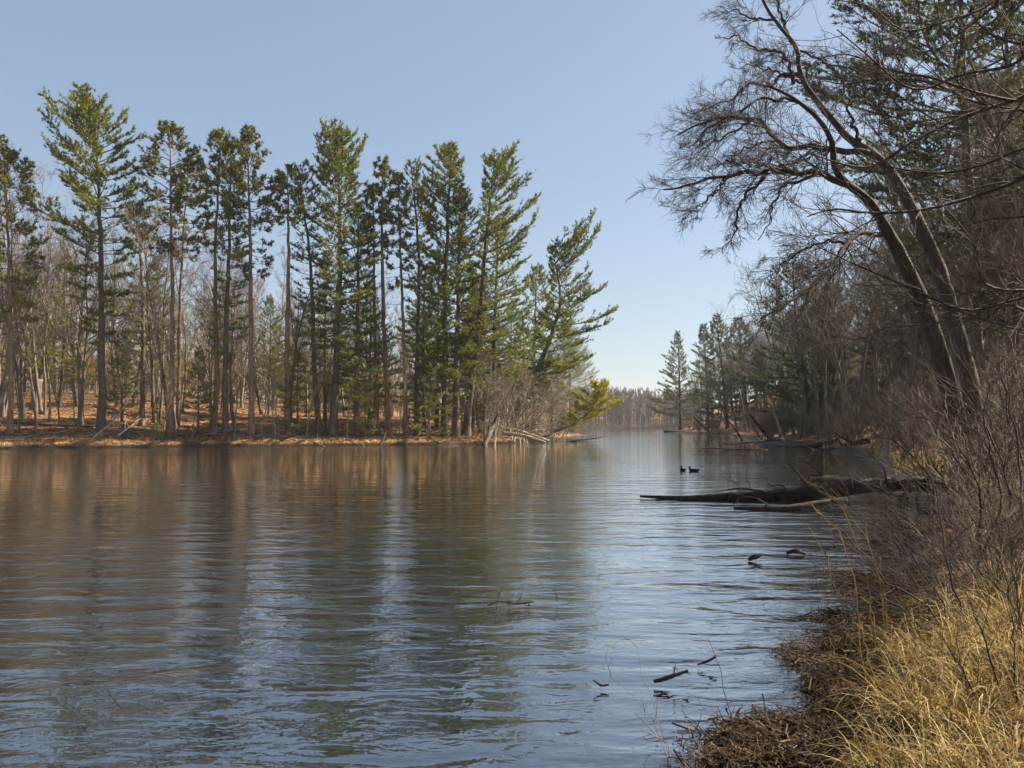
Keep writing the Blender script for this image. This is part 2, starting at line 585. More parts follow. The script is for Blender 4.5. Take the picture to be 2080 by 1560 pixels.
def water_mat():
    m, n, l, out = mat('lake_water')
    tc = n.new('ShaderNodeTexCoord')
    o = tc.outputs['Object']
    # long low swell, small wind ripples and fine chop, crests roughly across the view
    v1 = mapping(n, l, o, (0.75, 2.2, 1), (0, 0, math.radians(7)))
    w1 = noise(n, l, v1, 1.0, 2, 0.45, 0.5)
    v2 = mapping(n, l, o, (3.0, 7.0, 1), (0, 0, math.radians(-5)))
    w2 = noise(n, l, v2, 1.0, 2, 0.5, 0.6)
    v3 = mapping(n, l, o, (15, 21, 1), (0, 0, math.radians(16)))
    w3 = noise(n, l, v3, 1.0, 2, 0.5, 0.3)
    gust = noise(n, l, mapping(n, l, o, (0.05, 0.11, 1), (0, 0, 0.2)), 1.0, 3, 0.55)
    gr = n.new('ShaderNodeMapRange')
    gr.inputs[1].default_value = 0.35
    gr.inputs[2].default_value = 0.65
    gr.inputs[3].default_value = 0.55
    gr.inputs[4].default_value = 1.35
    l.new(gust.outputs[0], gr.inputs[0])

    def mul(a, k):
        q = n.new('ShaderNodeMath')
        q.operation = 'MULTIPLY'
        l.new(a, q.inputs[0])
        if isinstance(k, float):
            q.inputs[1].default_value = k
        else:
            l.new(k, q.inputs[1])
        return q.outputs[0]

    def addn(a, b):
        q = n.new('ShaderNodeMath')
        q.operation = 'ADD'
        l.new(a, q.inputs[0])
        l.new(b, q.inputs[1])
        return q.outputs[0]
    sx = n.new('ShaderNodeSeparateXYZ')
    l.new(o, sx.inputs[0])
    wind = n.new('ShaderNodeMapRange')          # ripples run higher over the shallows by the near shore, lower in the sheltered middle
    wind.inputs[1].default_value = 5
    wind.inputs[2].default_value = 45
    wind.inputs[3].default_value = 1.1
    wind.inputs[4].default_value = 0.6
    l.new(sx.outputs[1], wind.inputs[0])
    gr2 = mul(gr.outputs[0], wind.outputs[0])
    h = addn(mul(mul(w1.outputs[0], 0.046), gr2), mul(mul(w2.outputs[0], 0.0105), gr2))
    h = addn(h, mul(mul(w3.outputs[0], 0.0028), gr2))
    bp = n.new('ShaderNodeBump')
    bp.inputs['Strength'].default_value = 1.0
    bp.inputs['Distance'].default_value = 1.0
    l.new(h, bp.inputs['Height'])
    # dark peaty water under a reflecting surface; the reflection strengthens towards grazing angles
    d = n.new('ShaderNodeBsdfDiffuse')
    d.inputs[0].default_value = (0.003, 0.0026, 0.0016, 1)
    g = n.new('ShaderNodeBsdfGlossy')
    g.inputs['Color'].default_value = (1, 1, 1, 1)
    rg = n.new('ShaderNodeMapRange')
    rg.inputs[1].default_value = 30
    rg.inputs[2].default_value = 160
    rg.inputs[3].default_value = 0.02
    rg.inputs[4].default_value = 0.05
    l.new(sx.outputs[1], rg.inputs[0])
    l.new(rg.outputs[0], g.inputs['Roughness'])
    l.new(bp.outputs[0], g.inputs['Normal'])
    lw = n.new('ShaderNodeLayerWeight')
    lw.inputs['Blend'].default_value = 0.5
    l.new(bp.outputs[0], lw.inputs['Normal'])
    pw = n.new('ShaderNodeMath')
    pw.operation = 'POWER'
    l.new(lw.outputs['Facing'], pw.inputs[0])
    pw.inputs[1].default_value = 2.3
    fm = n.new('ShaderNodeMapRange')
    fm.inputs[3].default_value = 0.15
    fm.inputs[4].default_value = 1.0
    l.new(pw.outputs[0], fm.inputs[0])
    ms = n.new('ShaderNodeMixShader')
    l.new(fm.outputs[0], ms.inputs[0])
    l.new(d.outputs[0], ms.inputs[1])
    l.new(g.outputs[0], ms.inputs[2])
    l.new(ms.outputs[0], out.inputs[0])
    return m


bag = Bag()
S = 2000
bag.add([(-S, -S, 0), (S, -S, 0), (S, S, 0), (-S, S, 0)], [(0, 1, 2, 3)])
tag(link('water', bag.mesh('water', [water_mat()])), 'rippled dark lake water reflecting trees and sky', None, None, 'structure')


# ------------------------------------------------------------ conifers
def make_pine(rng, spine, r0, rows=None, species='white', whorl=0.9, per=5, needle=0.22, dens=1.0, bough_parts=False, dead=True,
              reach=None, tb=0.3):
    """returns dict of meshes about the base of the spine. spine (n,3) world points from base to top.
    rows: (height, reach to the left, reach to the right) in metres, top first"""
    base = spine[0].copy()
    sp = spine - base
    n = len(sp)
    z = sp[:, 2]
    H = z[-1]
    tt = np.linspace(0, 1, n)
    rad = r0 * (1 - tt) ** 0.75 * 0.97 + 0.02
    rad = rad * (1 + 0.45 * np.exp(-tt * 35))
    tr = Bag()
    spw = sp + np.concatenate([[[0, 0, 0]], rng.normal(size=(n - 1, 3)) * [0.03, 0.03, 0]])
    down = np.vstack([spw[0] - [0, 0, 0.4], spw])
    tubes(tr, down, np.concatenate([[rad[0] * 1.25], rad]), 9)
    if reach is None:
        rz = np.array([a[0] for a in rows])[::-1]
        rl = np.array([a[1] for a in rows])[::-1]
        rr = np.array([a[2] for a in rows])[::-1]
        lo = rz[0] / H
    else:
        lo = tb
    # whorls
    hs = []
    c = lo
    while c < 0.985:
        hs.append(c)
        c += whorl * rng.uniform(0.75, 1.25) / H * (1.0 if c < 0.8 else 0.6)
    hs = np.array(hs)
    cnt = rng.integers(max(per - 2, 2), per + 2, len(hs))
    t = np.repeat(hs, cnt) + rng.normal(0, 0.12 / H, cnt.sum())
    t = np.clip(t, lo, 0.995)
    az = np.concatenate([rng.uniform(0, 6.28) + np.arange(k) * 2 * np.pi / k + rng.normal(0, 0.25, k) for k in cnt])
    keep = rng.random(len(t)) < (0.95 if species == 'white' else 0.9)
    t, az = t[keep], az[keep]
    K = len(t)
    if reach is None:
        h = t * H
        L_, R_ = np.interp(h, rz, rl), np.interp(h, rz, rr)
        ca = np.cos(az)
        ln = L_ * (1 - ca) / 2 + R_ * (1 + ca) / 2
        cap_ = ln * 1.38
        ln = ln * rng.uniform(0.72, 1.28, K) * (1.25 if species == 'white' else 1.38)
    else:
        ln = reach(t) * rng.uniform(0.7, 1.2, K)
    ph = rng.uniform(0, 6.28, 3)
    ln = ln * (1 + 0.16 * np.sin(az + ph[0] + 9 * t) + 0.16 * np.sin(2 * az + ph[1] - 23 * t))
    if reach is None:
        ln = np.minimum(ln, cap_[:len(ln)] * rng.uniform(0.85, 1.0, K))
    ln = np.maximum(ln, 0.25)
    p, T = interp_lines(sp[None], np.zeros(K, int), t)
    rt = np.interp(t, tt, rad)
    up = (t - lo) / (1 - lo)
    if species == 'white':
        e0 = np.radians(np.interp(up, [0, 0.3, 0.7, 1], [-8, 6, 24, 48]) + rng.normal(0, 7, K))
        e1 = np.radians(np.interp(up, [0, 0.3, 0.7, 1], [10, 26, 50, 66]) + rng.normal(0, 8, K))
    else:
        e0 = np.radians(np.interp(up, [0, 0.3, 0.7, 1], [-22, -5, 20, 55]) + rng.normal(0, 10, K))
        e1 = np.radians(np.interp(up, [0, 0.3, 0.7, 1], [-2, 20, 45, 75]) + rng.normal(0, 10, K))
    m = 8
    B = np.zeros((K, m, 3))
    B[:, 0] = p
    for i in range(1, m):
        f = i / (m - 1)
        e = e0 + (e1 - e0) * f ** 1.5
        a = az + 0.35 * np.sin(az * 3 + f * 2) * f
        d = np.stack([np.cos(e) * np.cos(a), np.cos(e) * np.sin(a), np.sin(e)], -1)
        B[:, i] = B[:, i - 1] + (d + rng.normal(size=(K, 3)) * 0.06) * (ln * 1.06 / (m - 1))[:, None]
    BR = np.clip(0.012 + 0.011 * ln, 0.012, 0.075)[:, None] * np.linspace(1, 0.3, m)[None]
    groups = [np.arange(K)]
    if bough_parts:
        o = np.argsort(t)
        groups = [o[g::1][:1] for g in range(K)]
        groups = [np.array([g]) for g in range(K)]
    bags = []
    for g in groups:
        b = Bag()
        Bg, Rg, lg = B[g], BR[g], ln[g]
        tubes(b, Bg, Rg, 4, 0)
        if species == 'white':
            kb = np.maximum((4 + lg * 4.6) * dens, 3).astype(int)
            br, brr = spawn(rng, Bg, Rg, kb, 0.22, 1.0, (30, 60), 0.40, 4, 0.08, 0.07, 0.5, 0.4, 0.006, 0.35, 0.62, flat=0.85, tpow=0.8)
        else:
            kb = np.maximum((5 + lg * 6.5) * dens, 5).astype(int)
            br, brr = spawn(rng, Bg, Rg, kb, 0.3, 1.0, (20, 60), 0.42, 4, 0.12, 0.16, 0.5, 0.4, 0.006, 0.35, 0.45, flat=0.4, tpow=0.7)
        slivers(b, rng, br[:, 0], br[:, -1] - br[:, 0], 1.0, 0.022, 0)
        tip = Bg[:, 3:7]
        allb = np.concatenate([br, tip[:, -4:]])
        bl = np.linalg.norm(np.diff(allb, axis=1), axis=-1).sum(1)
        kt = np.clip((bl / (0.15 if species == 'white' else 0.22) + 1.5) * dens, 2, 14).astype(int)
        idx = np.repeat(np.arange(len(allb)), kt)
        tt2 = rng.uniform(0.12 if species == 'white' else 0.4, 1.0, len(idx))
        q, Td = interp_lines(allb, idx, tt2)
        NN = 4 if species == 'white' else 6
        q = np.repeat(q, NN, 0)
        Td = np.repeat(Td, NN, 0)
        if species == 'white':
            d = nrm(Td * 0.7 + rng.normal(size=q.shape) * 0.5 + UP * 0.38)
            slivers(b, rng, q + rng.normal(size=q.shape) * 0.03, d, needle * 1.08 * rng.uniform(0.6, 1.5, len(q)), 0.060 * needle / 0.19, 1)
        else:
            d = nrm(Td * 0.45 + rng.normal(size=q.shape) * 0.7 + UP * 0.25)
            slivers(b, rng, q, d, needle * 1.25 * rng.uniform(0.7, 1.3, len(q)), 0.076 * needle / 0.19, 1)
        bags.append(b)
    if dead:
        # bare dead stubs below the crown
        nd = int(10 + 14 * lo)
        td = rng.uniform(max(min(lo - 0.38, lo), 0.06), max(lo + 0.05, 0.12), nd)
        pd, _ = interp_lines(sp[None], np.zeros(nd, int), td)
        azd = rng.uniform(0, 6.28, nd)
        ld = rng.uniform(0.5, 2.3, nd) * min(1, H / 20)
        ed = np.radians(rng.uniform(-25, 20, nd))
        D = np.stack([np.cos(ed) * np.cos(azd), np.cos(ed) * np.sin(azd), np.sin(ed)], -1)
        S_ = pd[:, None] + D[:, None] * ld[:, None, None] * np.linspace(0, 1, 4)[None, :, None] + rng.normal(size=(nd, 4, 3)) * 0.04 * np.array([0, 1, 1, 1])[None, :, None]
        tubes(tr, S_, np.linspace(0.025, 0.008, 4)[None].repeat(nd, 0), 3)
        s2, s2r = spawn(rng, S_, np.linspace(0.02, 0.008, 4)[None].repeat(nd, 0), 3, 0.3, 1, (30, 60), 0.5, 3, 0.1, 0, 0.5, 0.6, 0.006)
        tubes(tr, s2, s2r, 3)
    return base, tr, bags


def plant_pine(rng, name, label, spine, r0, rows, species='white', group=None, needles=None, barkm=None, parts=False, **kw):
    base, tr, bags = make_pine(rng, spine, r0, rows, species, bough_parts=parts, **kw)
    nm = needles or (M_NEEDLE if species == 'white' else M_NEEDLE_R)
    bm = barkm or (M_WHITE_PINE if species == 'white' else M_RED_PINE)
    t = thing(name, base, label, 'pine tree', group)
    link('trunk', tr.mesh('trunk', [bm]), t)
    if len(bags) == 1:
        link('crown', bags[0].mesh('crown', [bm, nm], False), t)
    else:
        for b in bags:
            link('bough', b.mesh('bough', [bm, nm], False), t)
    return t


def pine_px(rng, name, label, base_px, Y, way, rows, r_px=None, species='white', dY=0.0, **kw):
    """way: photo way points (px, py) from just above the base to the top; rows: (py, left px, right px)"""
    while shore_dist(P(base_px, HOR, Y)[0], Y)[0] < 2.6:
        Y += 0.4
    k = Y / F
    x = P(base_px, HOR, Y)[0]
    b = np.array([x, Y, gz(x, Y)])
    pts = [b]
    m = len(way)
    for i, w in enumerate(way):
        pts.append(P(w[0], w[1], Y + dY * (i + 1) / m))
    sp = resample(pts, 26)
    rw = []
    for (py, a, c) in rows:
        rw.append((P(0, py, Y)[2] - b[2], a * k, c * k))
    rw[0] = (sp[-1, 2] - b[2], rows[0][1] * k, rows[0][2] * k)
    r0 = (r_px / 2 * k * 0.84) if r_px else 0.22
    return plant_pine(rng, name, label, sp, r0, rw, species, **kw)


LEFT = [
    ('white_pine', 'dark pine cut off by the left edge of the photo', 22, 61, [(20, 600), (8, 305)], [(305, 20, 22), (360, 40, 42), (420, 55, 55), (500, 50, 40), (560, 50, 40), (640, 40, 30)], 12, 'red', {}),
    ('white_pine', 'tallest pine on the left bank, broad upswept crown above all its neighbours', 207, 64, [(207, 700), (203, 450), (190, 207)],
     [(205, 14, 14), (240, 52, 30), (270, 80, 66), (300, 96, 76), (330, 100, 70), (370, 96, 60), (420, 100, 64), (455, 88, 80), (490, 116, 58), (530, 70, 48), (580, 45, 55), (640, 40, 30), (700, 25, 25)], 19, 'white', dict(parts=True, whorl=0.95)),
    ('red_pine', 'bushy round-topped pine just right of the tallest pine', 347, 66, [(350, 600), (345, 262)],
     [(262, 10, 10), (290, 32, 25), (330, 48, 45), (370, 58, 55), (410, 62, 60), (450, 45, 60), (500, 30, 40)], 13, 'red', {}),
    ('red_pine', 'slim pine whose crown fills the gap right of the bushy round-topped pine', 362, 71, [(366, 600), (384, 325)],
     [(325, 10, 10), (370, 20, 30), (420, 22, 36), (470, 25, 40), (520, 20, 20)], 10, 'red', {}),
    ('white_pine', 'low pine with a thin crown between the tallest pine and the bushy one', 288, 69, [(290, 650), (280, 425)],
     [(425, 10, 12), (450, 35, 30), (500, 38, 30), (560, 30, 30), (640, 35, 32), (700, 30, 30)], 12, 'white', {}),
    ('red_pine', 'left pine of the flat-topped clump, its trunk curved at the foot', 434, 61.5, [(440, 780), (437, 560), (447, 280)],
     [(280, 12, 14), (310, 28, 28), (350, 34, 32), (400, 30, 30), (440, 26, 30), (500, 20, 25)], 13, 'red', {}),
    ('red_pine', 'right pine of the flat-topped clump with a straight pale trunk', 511, 62, [(510, 700), (508, 480), (502, 272)],
     [(272, 12, 14), (310, 30, 30), (360, 36, 46), (400, 40, 52), (450, 34, 44), (510, 25, 35), (560, 20, 25)], 14, 'red', {}),
    ('white_pine', 'middle pine of the flat-topped clump, dark boughs low on its trunk', 458, 65, [(458, 700), (465, 500), (470, 288)],
     [(288, 12, 12), (330, 25, 25), (400, 28, 30), (470, 30, 42), (540, 30, 45), (600, 30, 34), (660, 34, 40), (720, 20, 25)], 14, 'white', {}),
    ('red_pine', 'tall bare sunlit trunk topped by a small dark tuft left of centre', 584, 67, [(583, 700), (586, 500), (584, 338)],
     [(338, 8, 10), (365, 22, 22), (400, 30, 26), (440, 22, 20)], 15, 'red', {}),
    ('white_pine', 'ragged pine pressed against the left side of the broad second-tallest pine', 650, 66, [(640, 780), (632, 560), (606, 336)],
     [(336, 10, 12), (370, 28, 30), (420, 36, 36), (500, 36, 34), (560, 34, 30), (640, 30, 36), (700, 36, 44)], 13, 'white', {}),
    ('white_pine', 'broad second-tallest pine with a fan-shaped top near the middle of the left bank', 676, 62, [(684, 720), (690, 500), (686, 276)],
     [(275, 18, 18), (300, 50, 34), (330, 58, 58), (370, 52, 66), (410, 56, 62), (450, 64, 62), (500, 68, 64), (560, 66, 66), (620, 56, 60), (700, 50, 60), (780, 34, 50)], 20, 'white', dict(parts=True, whorl=0.9)),
    ('white_pine', 'dark pine standing behind the broad fan-topped pine', 724, 68, [(726, 700), (728, 420)],
     [(420, 12, 12), (470, 30, 34), (530, 36, 36), (600, 34, 38), (700, 40, 46), (780, 50, 55), (830, 40, 40)], 14, 'white', {}),
    ('red_pine', 'slender pine with a narrow pointed head and a leaning pink trunk', 791, 63.5, [(783, 740), (776, 520), (777, 322)],
     [(322, 8, 9), (350, 18, 20), (390, 26, 28), (440, 26, 28), (490, 22, 24)], 14, 'red', {}),
    ('red_pine', 'thin pine just right of the slender pointed pine', 767, 72, [(762, 700), (758, 380)],
     [(380, 8, 10), (420, 22, 22), (470, 26, 24), (520, 24, 20)], 11, 'red', {}),
    ('red_pine', 'thin trunk with a small crown between the slender pine and the two-pronged pine', 826, 70, [(820, 700), (808, 358)],
     [(358, 8, 9), (400, 20, 20), (450, 24, 22), (520, 22, 22), (580, 18, 18)], 10, 'red', {}),
    ('white_pine', 'narrow pine with a two-pronged top left of the crowded group', 846, 66, [(848, 700), (850, 500), (834, 328)],
     [(328, 10, 8), (360, 18, 30), (410, 32, 36), (460, 48, 44), (520, 38, 34), (600, 34, 34), (680, 30, 32), (740, 26, 30)], 13, 'white', {}),
    ('white_pine', 'pale-tipped pine with a thick rounded head in the crowded group near the point', 903, 65, [(904, 700), (908, 480), (916, 305)],
     [(305, 14, 14), (335, 38, 30), (365, 46, 44), (410, 52, 46), (460, 66, 48), (520, 60, 58), (580, 50, 58), (640, 50, 60), (700, 48, 58), (770, 50, 55), (820, 35, 35)], 17, 'white', dict(parts=True, whorl=0.9)),
    ('white_pine', 'dark-trunked pine directly left of the tall leaning pine', 925, 68, [(928, 700), (934, 395)],
     [(395, 12, 12), (450, 34, 44), (520, 40, 60), (600, 46, 66), (680, 46, 60), (760, 40, 40)], 17, 'white', {}),
    ('white_pine', 'tall pine leaning right over the others, long boughs only on its right side', 946, 66.5, [(958, 780), (974, 640), (986, 500), (996, 400), (1006, 327)],
     [(325, 18, 16), (345, 28, 52), (375, 22, 76), (410, 12, 86), (450, 10, 92), (500, 12, 124), (560, 16, 70), (640, 34, 60), (720, 40, 55), (780, 24, 30)], 18, 'white', dict(parts=True, whorl=0.95)),
    ('white_pine', 'full yellow-green pine filling in behind the tall leaning pine', 1000, 78, [(1004, 700), (1012, 455)],
     [(455, 10, 12), (500, 40, 42), (560, 55, 62), (620, 60, 72), (680, 60, 76), (740, 56, 70), (790, 40, 50)], 14, 'white', {}),
    ('white_pine', 'short pine with an open spiky head behind the point', 1084, 92, [(1086, 700), (1090, 545)],
     [(545, 12, 12), (570, 24, 28), (610, 30, 32), (660, 34, 36), (720, 38, 38), (780, 34, 36)], 10, 'white', {}),
    ('white_pine', 'thick pine leaning out over the water at the point, flat-topped head', 1036, 81, [(1058, 812), (1098, 735), (1124, 670), (1138, 610), (1132, 555), (1122, 512)],
     [(510, 14, 26), (530, 16, 88), (560, 16, 86), (600, 24, 76), (640, 28, 86), (680, 30, 92), (720, 30, 86), (760, 20, 72), (790, 10, 50)], 17, 'white', dict(parts=True, whorl=0.9)),
    ('white_pine', 'bushy green pine low on the point, right of the leaning flat-topped pine', 1160, 104, [(1158, 780), (1152, 655)],
     [(655, 8, 8), (690, 22, 24), (730, 34, 34), (780, 42, 44), (830, 44, 46), (856, 30, 30)], 9, 'white', {}),
    ('white_pine', 'smaller pine in front of the bushy green pine on the point', 1122, 97, [(1120, 800), (1116, 715)],
     [(715, 8, 8), (745, 26, 26), (790, 36, 36), (835, 36, 36)], 8, 'white', {}),
]
for q, (name, label, bpx, Y, way, rows, rpx, spec, kw) in enumerate(LEFT):
    kw = dict(kw)
    if kw.get('parts'):
        kw.setdefault('dens', 0.95)
    else:
        kw.setdefault('dens', 0.74)
    pine_px(np.random.default_rng(100 + q), name, label, bpx, Y, way, rows, rpx, spec, group='pines along the left bank', **kw)

# the pine toppled out over the water at the point
rng = np.random.default_rng(71)
Y = 92
pts = [P(1098, 890, Y), P(1130, 876, Y), P(1165, 861, Y), P(1195, 838, Y), P(1216, 806, Y), P(1224, 790, Y)]
sp = resample(pts, 22)
sp[0, 2] = max(sp[0, 2], 0.1)
kk = Y / F
t = plant_pine(rng, 'toppled_pine', 'young pine toppled out over the water at the tip of the point, gold-green needles', sp, 0.16, None, 'white',
               needles=M_NEEDLE_Y, reach=lambda t: np.interp(t, [0, 0.45, 0.55, 0.75, 1], [0.5, 1.0, 2.6, 2.7, 1.1]), tb=0.36, whorl=0.42, per=6, dead=False, needle=0.26, dens=1.0)
# one drooping bough near its foot
sp2 = resample([P(1158, 862, Y), P(1150, 850, Y - 0.5), P(1135, 848, Y - 1)], 8)

# ------------------------------------------------------------ bare broadleaf trees
def make_bare(rng, H, r0, lean=0.06, forks=10, crown0=0.35, spread=0.42, detail=1.0, twig_r=0.009, multi=1, upw=0.12):
    tr, cr = Bag(), Bag()
    for s in range(multi):
        n = 14
        a = rng.uniform(0, 6.28)
        d0 = np.array([np.cos(a), np.sin(a), 0]) * (lean + (0.16 * s if multi > 1 else 0))
        d = nrm(UP + d0)
        pts = [np.array([np.cos(a), np.sin(a), 0]) * 0.12 * (multi > 1) - [0, 0, 0.3]]
        hh = H * (1 if s == 0 else rng.uniform(0.7, 0.95))
        for i in range(n - 1):
            d = nrm(d + rng.normal(size=3) * [0.06, 0.06, 0.02] + UP * 0.03)
            pts.append(pts[-1] + d * hh / (n - 1))
        T = np.array(pts)[None]
        tt = np.linspace(0, 1, n)
        R = (r0 * (1 if s == 0 else 0.75) * ((1 - tt) ** 0.9 * 0.93 + 0.05) * (1 + 0.4 * np.exp(-tt * 30)))[None]
        tubes(tr, T, R, 7)
        l1, r1 = spawn(rng, T, R, int(forks), crown0, 0.97, (28, 58), spread, 7, 0.13, upw, 0.75, 0.62, 0.02, 0.35, 0.55)
        tubes(cr, l1, r1, 5)
        l2, r2 = spawn(rng, l1, r1, int(6 * detail), 0.2, 1.0, (25, 55), 0.52, 5, 0.16, upw * 0.8, 0.7, 0.6, 0.012, 0.35, 0.5)
        tubes(cr, l2, r2, 4)
        l2b, r2b = spawn(rng, T, R, int(6), crown0 * 0.6, 1, (40, 80), spread * 0.3, 5, 0.16, upw, 0.7, 0.35, 0.012)
        l2, r2 = np.concatenate([l2, l2b]), np.concatenate([r2, r2b])
        tubes(cr, l2b, r2b, 4)
        l3, r3 = spawn(rng, l2, r2, int(6 * detail), 0.15, 1.0, (25, 60), 0.5, 4, 0.16, upw * 0.6, 0.6, 0.55, twig_r, 0.4, 0.4)
        tubes(cr, l3, r3, 3)
        l4, r4 = spawn(rng, l3, r3, int(4 * detail + 0.5), 0.1, 1.0, (25, 60), 0.6, 3, 0.15, upw * 0.5, 0.5, 0.6, twig_r * 0.7, 0.4, 0.3)
        slivers(cr, rng, l4[:, 0], l4[:, -1] - l4[:, 0], 1.0, twig_r * 1.9)
    return tr, cr


BARE = []
for q in range(8):
    rng = np.random.default_rng(300 + q)
    multi = 2 if q in (2, 5) else 1
    tr, cr = make_bare(rng, 15, [0.14, 0.19, 0.15, 0.11, 0.22, 0.13, 0.17, 0.10][q], [0.04, 0.1, 0.08, 0.16, 0.05, 0.1, 0.2, 0.05][q],
                       [11, 12, 7, 9, 13, 6, 10, 8][q], [0.35, 0.3, 0.3, 0.45, 0.28, 0.35, 0.3, 0.5][q], [0.38, 0.45, 0.36, 0.3, 0.45, 0.4, 0.45, 0.26][q], 1.0, 0.010, multi)
    BARE.append((tr.mesh('trunk', [M_GREY]), cr.mesh('crown', [M_TWIG], True)))
SHRUB = []
for q in range(4):
    rng = np.random.default_rng(400 + q)
    b = Bag()
    k = 9
    a = rng.uniform(0, 6.28, k)
    tilt = rng.uniform(0.2, 0.8, k)
    d = nrm(np.stack([np.cos(a) * tilt, np.sin(a) * tilt, np.ones(k)], -1))
    L = rng.uniform(1.6, 3.0, k)
    S_ = np.zeros((k, 7, 3))
    S_[:, 0] = rng.normal(size=(k, 3)) * [0.12, 0.12, 0] - [0, 0, 0.1]
    for i in range(1, 7):
        d = nrm(d + rng.normal(size=(k, 3)) * 0.12 + UP * 0.02)
        S_[:, i] = S_[:, i - 1] + d * L[:, None] / 6
    R = np.linspace(0.022, 0.008, 7)[None].repeat(k, 0)
    tubes(b, S_, R, 4)
    l2, r2 = spawn(rng, S_, R, 7, 0.2, 1, (25, 60), 0.5, 5, 0.16, 0.05, 0.6, 0.6, 0.007)
    tubes(b, l2, r2, 3)
    l3, r3 = spawn(rng, l2, r2, 6, 0.1, 1, (25, 65), 0.5, 4, 0.16, 0.03, 0.6, 0.7, 0.005)
    tubes(b, l3, r3, 3)
    SHRUB.append(b.mesh('stems', [M_TWIG]))
GNARL = []
for q in range(3):
    rng = np.random.default_rng(430 + q)
    b, bt = make_bare(rng, 8, 0.11, 0.25, 9, 0.15, 0.55, 1.0, 0.012, 2, 0.0)
    GNARL.append((b.mesh('trunk', [M_PALE]), bt.mesh('crown', [M_TWIG])))


def put_tree(proto, x, y, s, rz, label, name='bare_tree', cat='tree', group=None, tilt=(0, 0), sz=None, z=None):
    t = thing(name, (x, y, gz(x, y) if z is None else z), label, cat, group, rz)
    t.scale = (s, s, sz or s)
    t.rotation_euler = (tilt[0], tilt[1], rz)
    link('trunk', proto[0], t)
    link('crown', proto[1], t)
    return t


def put_shrub(x, y, s, rz, label, group, proto, sz=1.0):
    o = link('bare_shrub', proto, None, (x, y, gz(x, y)))
    o.rotation_euler = (0, 0, rz)
    o.scale = (s, s, s * sz)
    return tag(o, label, 'shrub', group)


# young pines behind the left bank and on the right hill (shared meshes)
YP = []
for q in range(3):
    rng = np.random.default_rng(460 + q)
    sp = resample([(0, 0, 0), (0.1, 0, 4), (0, 0.1, 9)], 14)
    _, tr, bg = make_pine(rng, sp, 0.11, None, 'white', reach=lambda t: np.interp(t, [0, 0.15, 1], [1.6, 2.2, 0.35]), tb=0.10, whorl=0.55, per=5, dens=0.8, dead=False, needle=0.2)
    YP.append((tr.mesh('trunk', [M_WHITE_PINE]), bg[0].mesh('crown', [M_WHITE_PINE, M_NEEDLE], False)))
BP = []
for q in range(3):
    rng = np.random.default_rng(480 + q)
    sp = resample([(0, 0, 0), (0.2, 0.1, 10), (0, 0.1, 20)], 20)
    _, tr, bg = make_pine(rng, sp, 0.2, None, 'white', reach=lambda t: np.interp(t, [0, 0.3, 0.5, 0.8, 1], [2.5, 3.6, 3.2, 2.0, 0.4]), tb=0.22, whorl=0.7, per=5, dens=0.8, needle=0.2)
    BP.append((tr.mesh('trunk', [M_WHITE_PINE]), bg[0].mesh('crown', [M_WHITE_PINE, M_NEEDLE], False)))


def put_pine(proto, var, x, y, s, rz, label, group, name='young_pine'):
    t = thing(name, (x, y, gz(x, y) - 0.1), label, 'pine tree', group, rz)
    t.scale = (s, s, s)
    link('trunk', proto[0], t)
    c = link('crown', proto[1], t)
    if var > 1:
        c.material_slots[1].link = 'OBJECT'
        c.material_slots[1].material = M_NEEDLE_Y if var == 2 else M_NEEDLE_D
    return t


def tree_label(px, q, s, tilt, big, places):
    look = 'two-stemmed' if q in (2, 5) else 'straight-trunked' if q in (4, 6) else 'thin-stemmed' if q in (3, 7) else 'grey-brown'
    tall = 'tall' if s > big else 'short' if s < big * 0.82 else 'mid-height'
    lean = ' leaning left' if tilt < -0.09 else ' leaning right' if tilt > 0.05 else ''
    place = [p for lim, p in places if px < lim][0]
    return '%s %s leafless tree%s %s' % (tall, look, lean, place)


RPLACES = [(1440, 'by the lone end pine of the right shore'), (1540, 'around the spire-topped pine of the right wood'), (1680, 'near the broad dark pine with the low bough'),
           (1800, 'on the hill left of the leaning tree'), (1900, 'behind the left trunk of the great leaning tree'), (2000, 'behind the right trunk of the great leaning tree'), (9999, 'on the hill at the right edge')]
LPLACES = [(110, 'in the wood at the far left edge'), (260, 'behind the tallest pine'), (400, 'behind the bushy round-topped pine'), (540, 'behind the flat-topped clump of pines'), (640, 'around the bare sunlit trunk'),
           (760, 'behind the broad fan-topped pine'), (870, 'behind the slender pointed pine'), (9999, 'behind the crowded pines near the point')]
# left wood behind the pines
R_ = random.Random(11)
LW = 'bare trees in the wood behind the left pines'
for q in range(112):
    Y = 66 + 62 * R_.random() ** 1.25
    px = R_.uniform(-90, 1060)
    if Y < 72 and px > 900:
        px -= 500
    x = P(px, HOR, Y)[0]
    if shore_dist(x, Y)[0] < 3.5:
        continue
    hgt = R_.uniform(0.85, 1.35) * np.interp(px, [0, 250, 500, 1050], [1.12, 1.0, 0.86, 0.80]) * (1 + 0.1 * (Y - 66) / 60)
    bq, tl = R_.randrange(8), R_.gauss(0, 0.05)
    put_tree(BARE[bq], x, Y, hgt * 0.9, R_.uniform(0, 6.28), tree_label(px, bq, hgt, tl, 1.2, LPLACES), group=LW, tilt=(R_.gauss(0, 0.04), tl), sz=hgt)
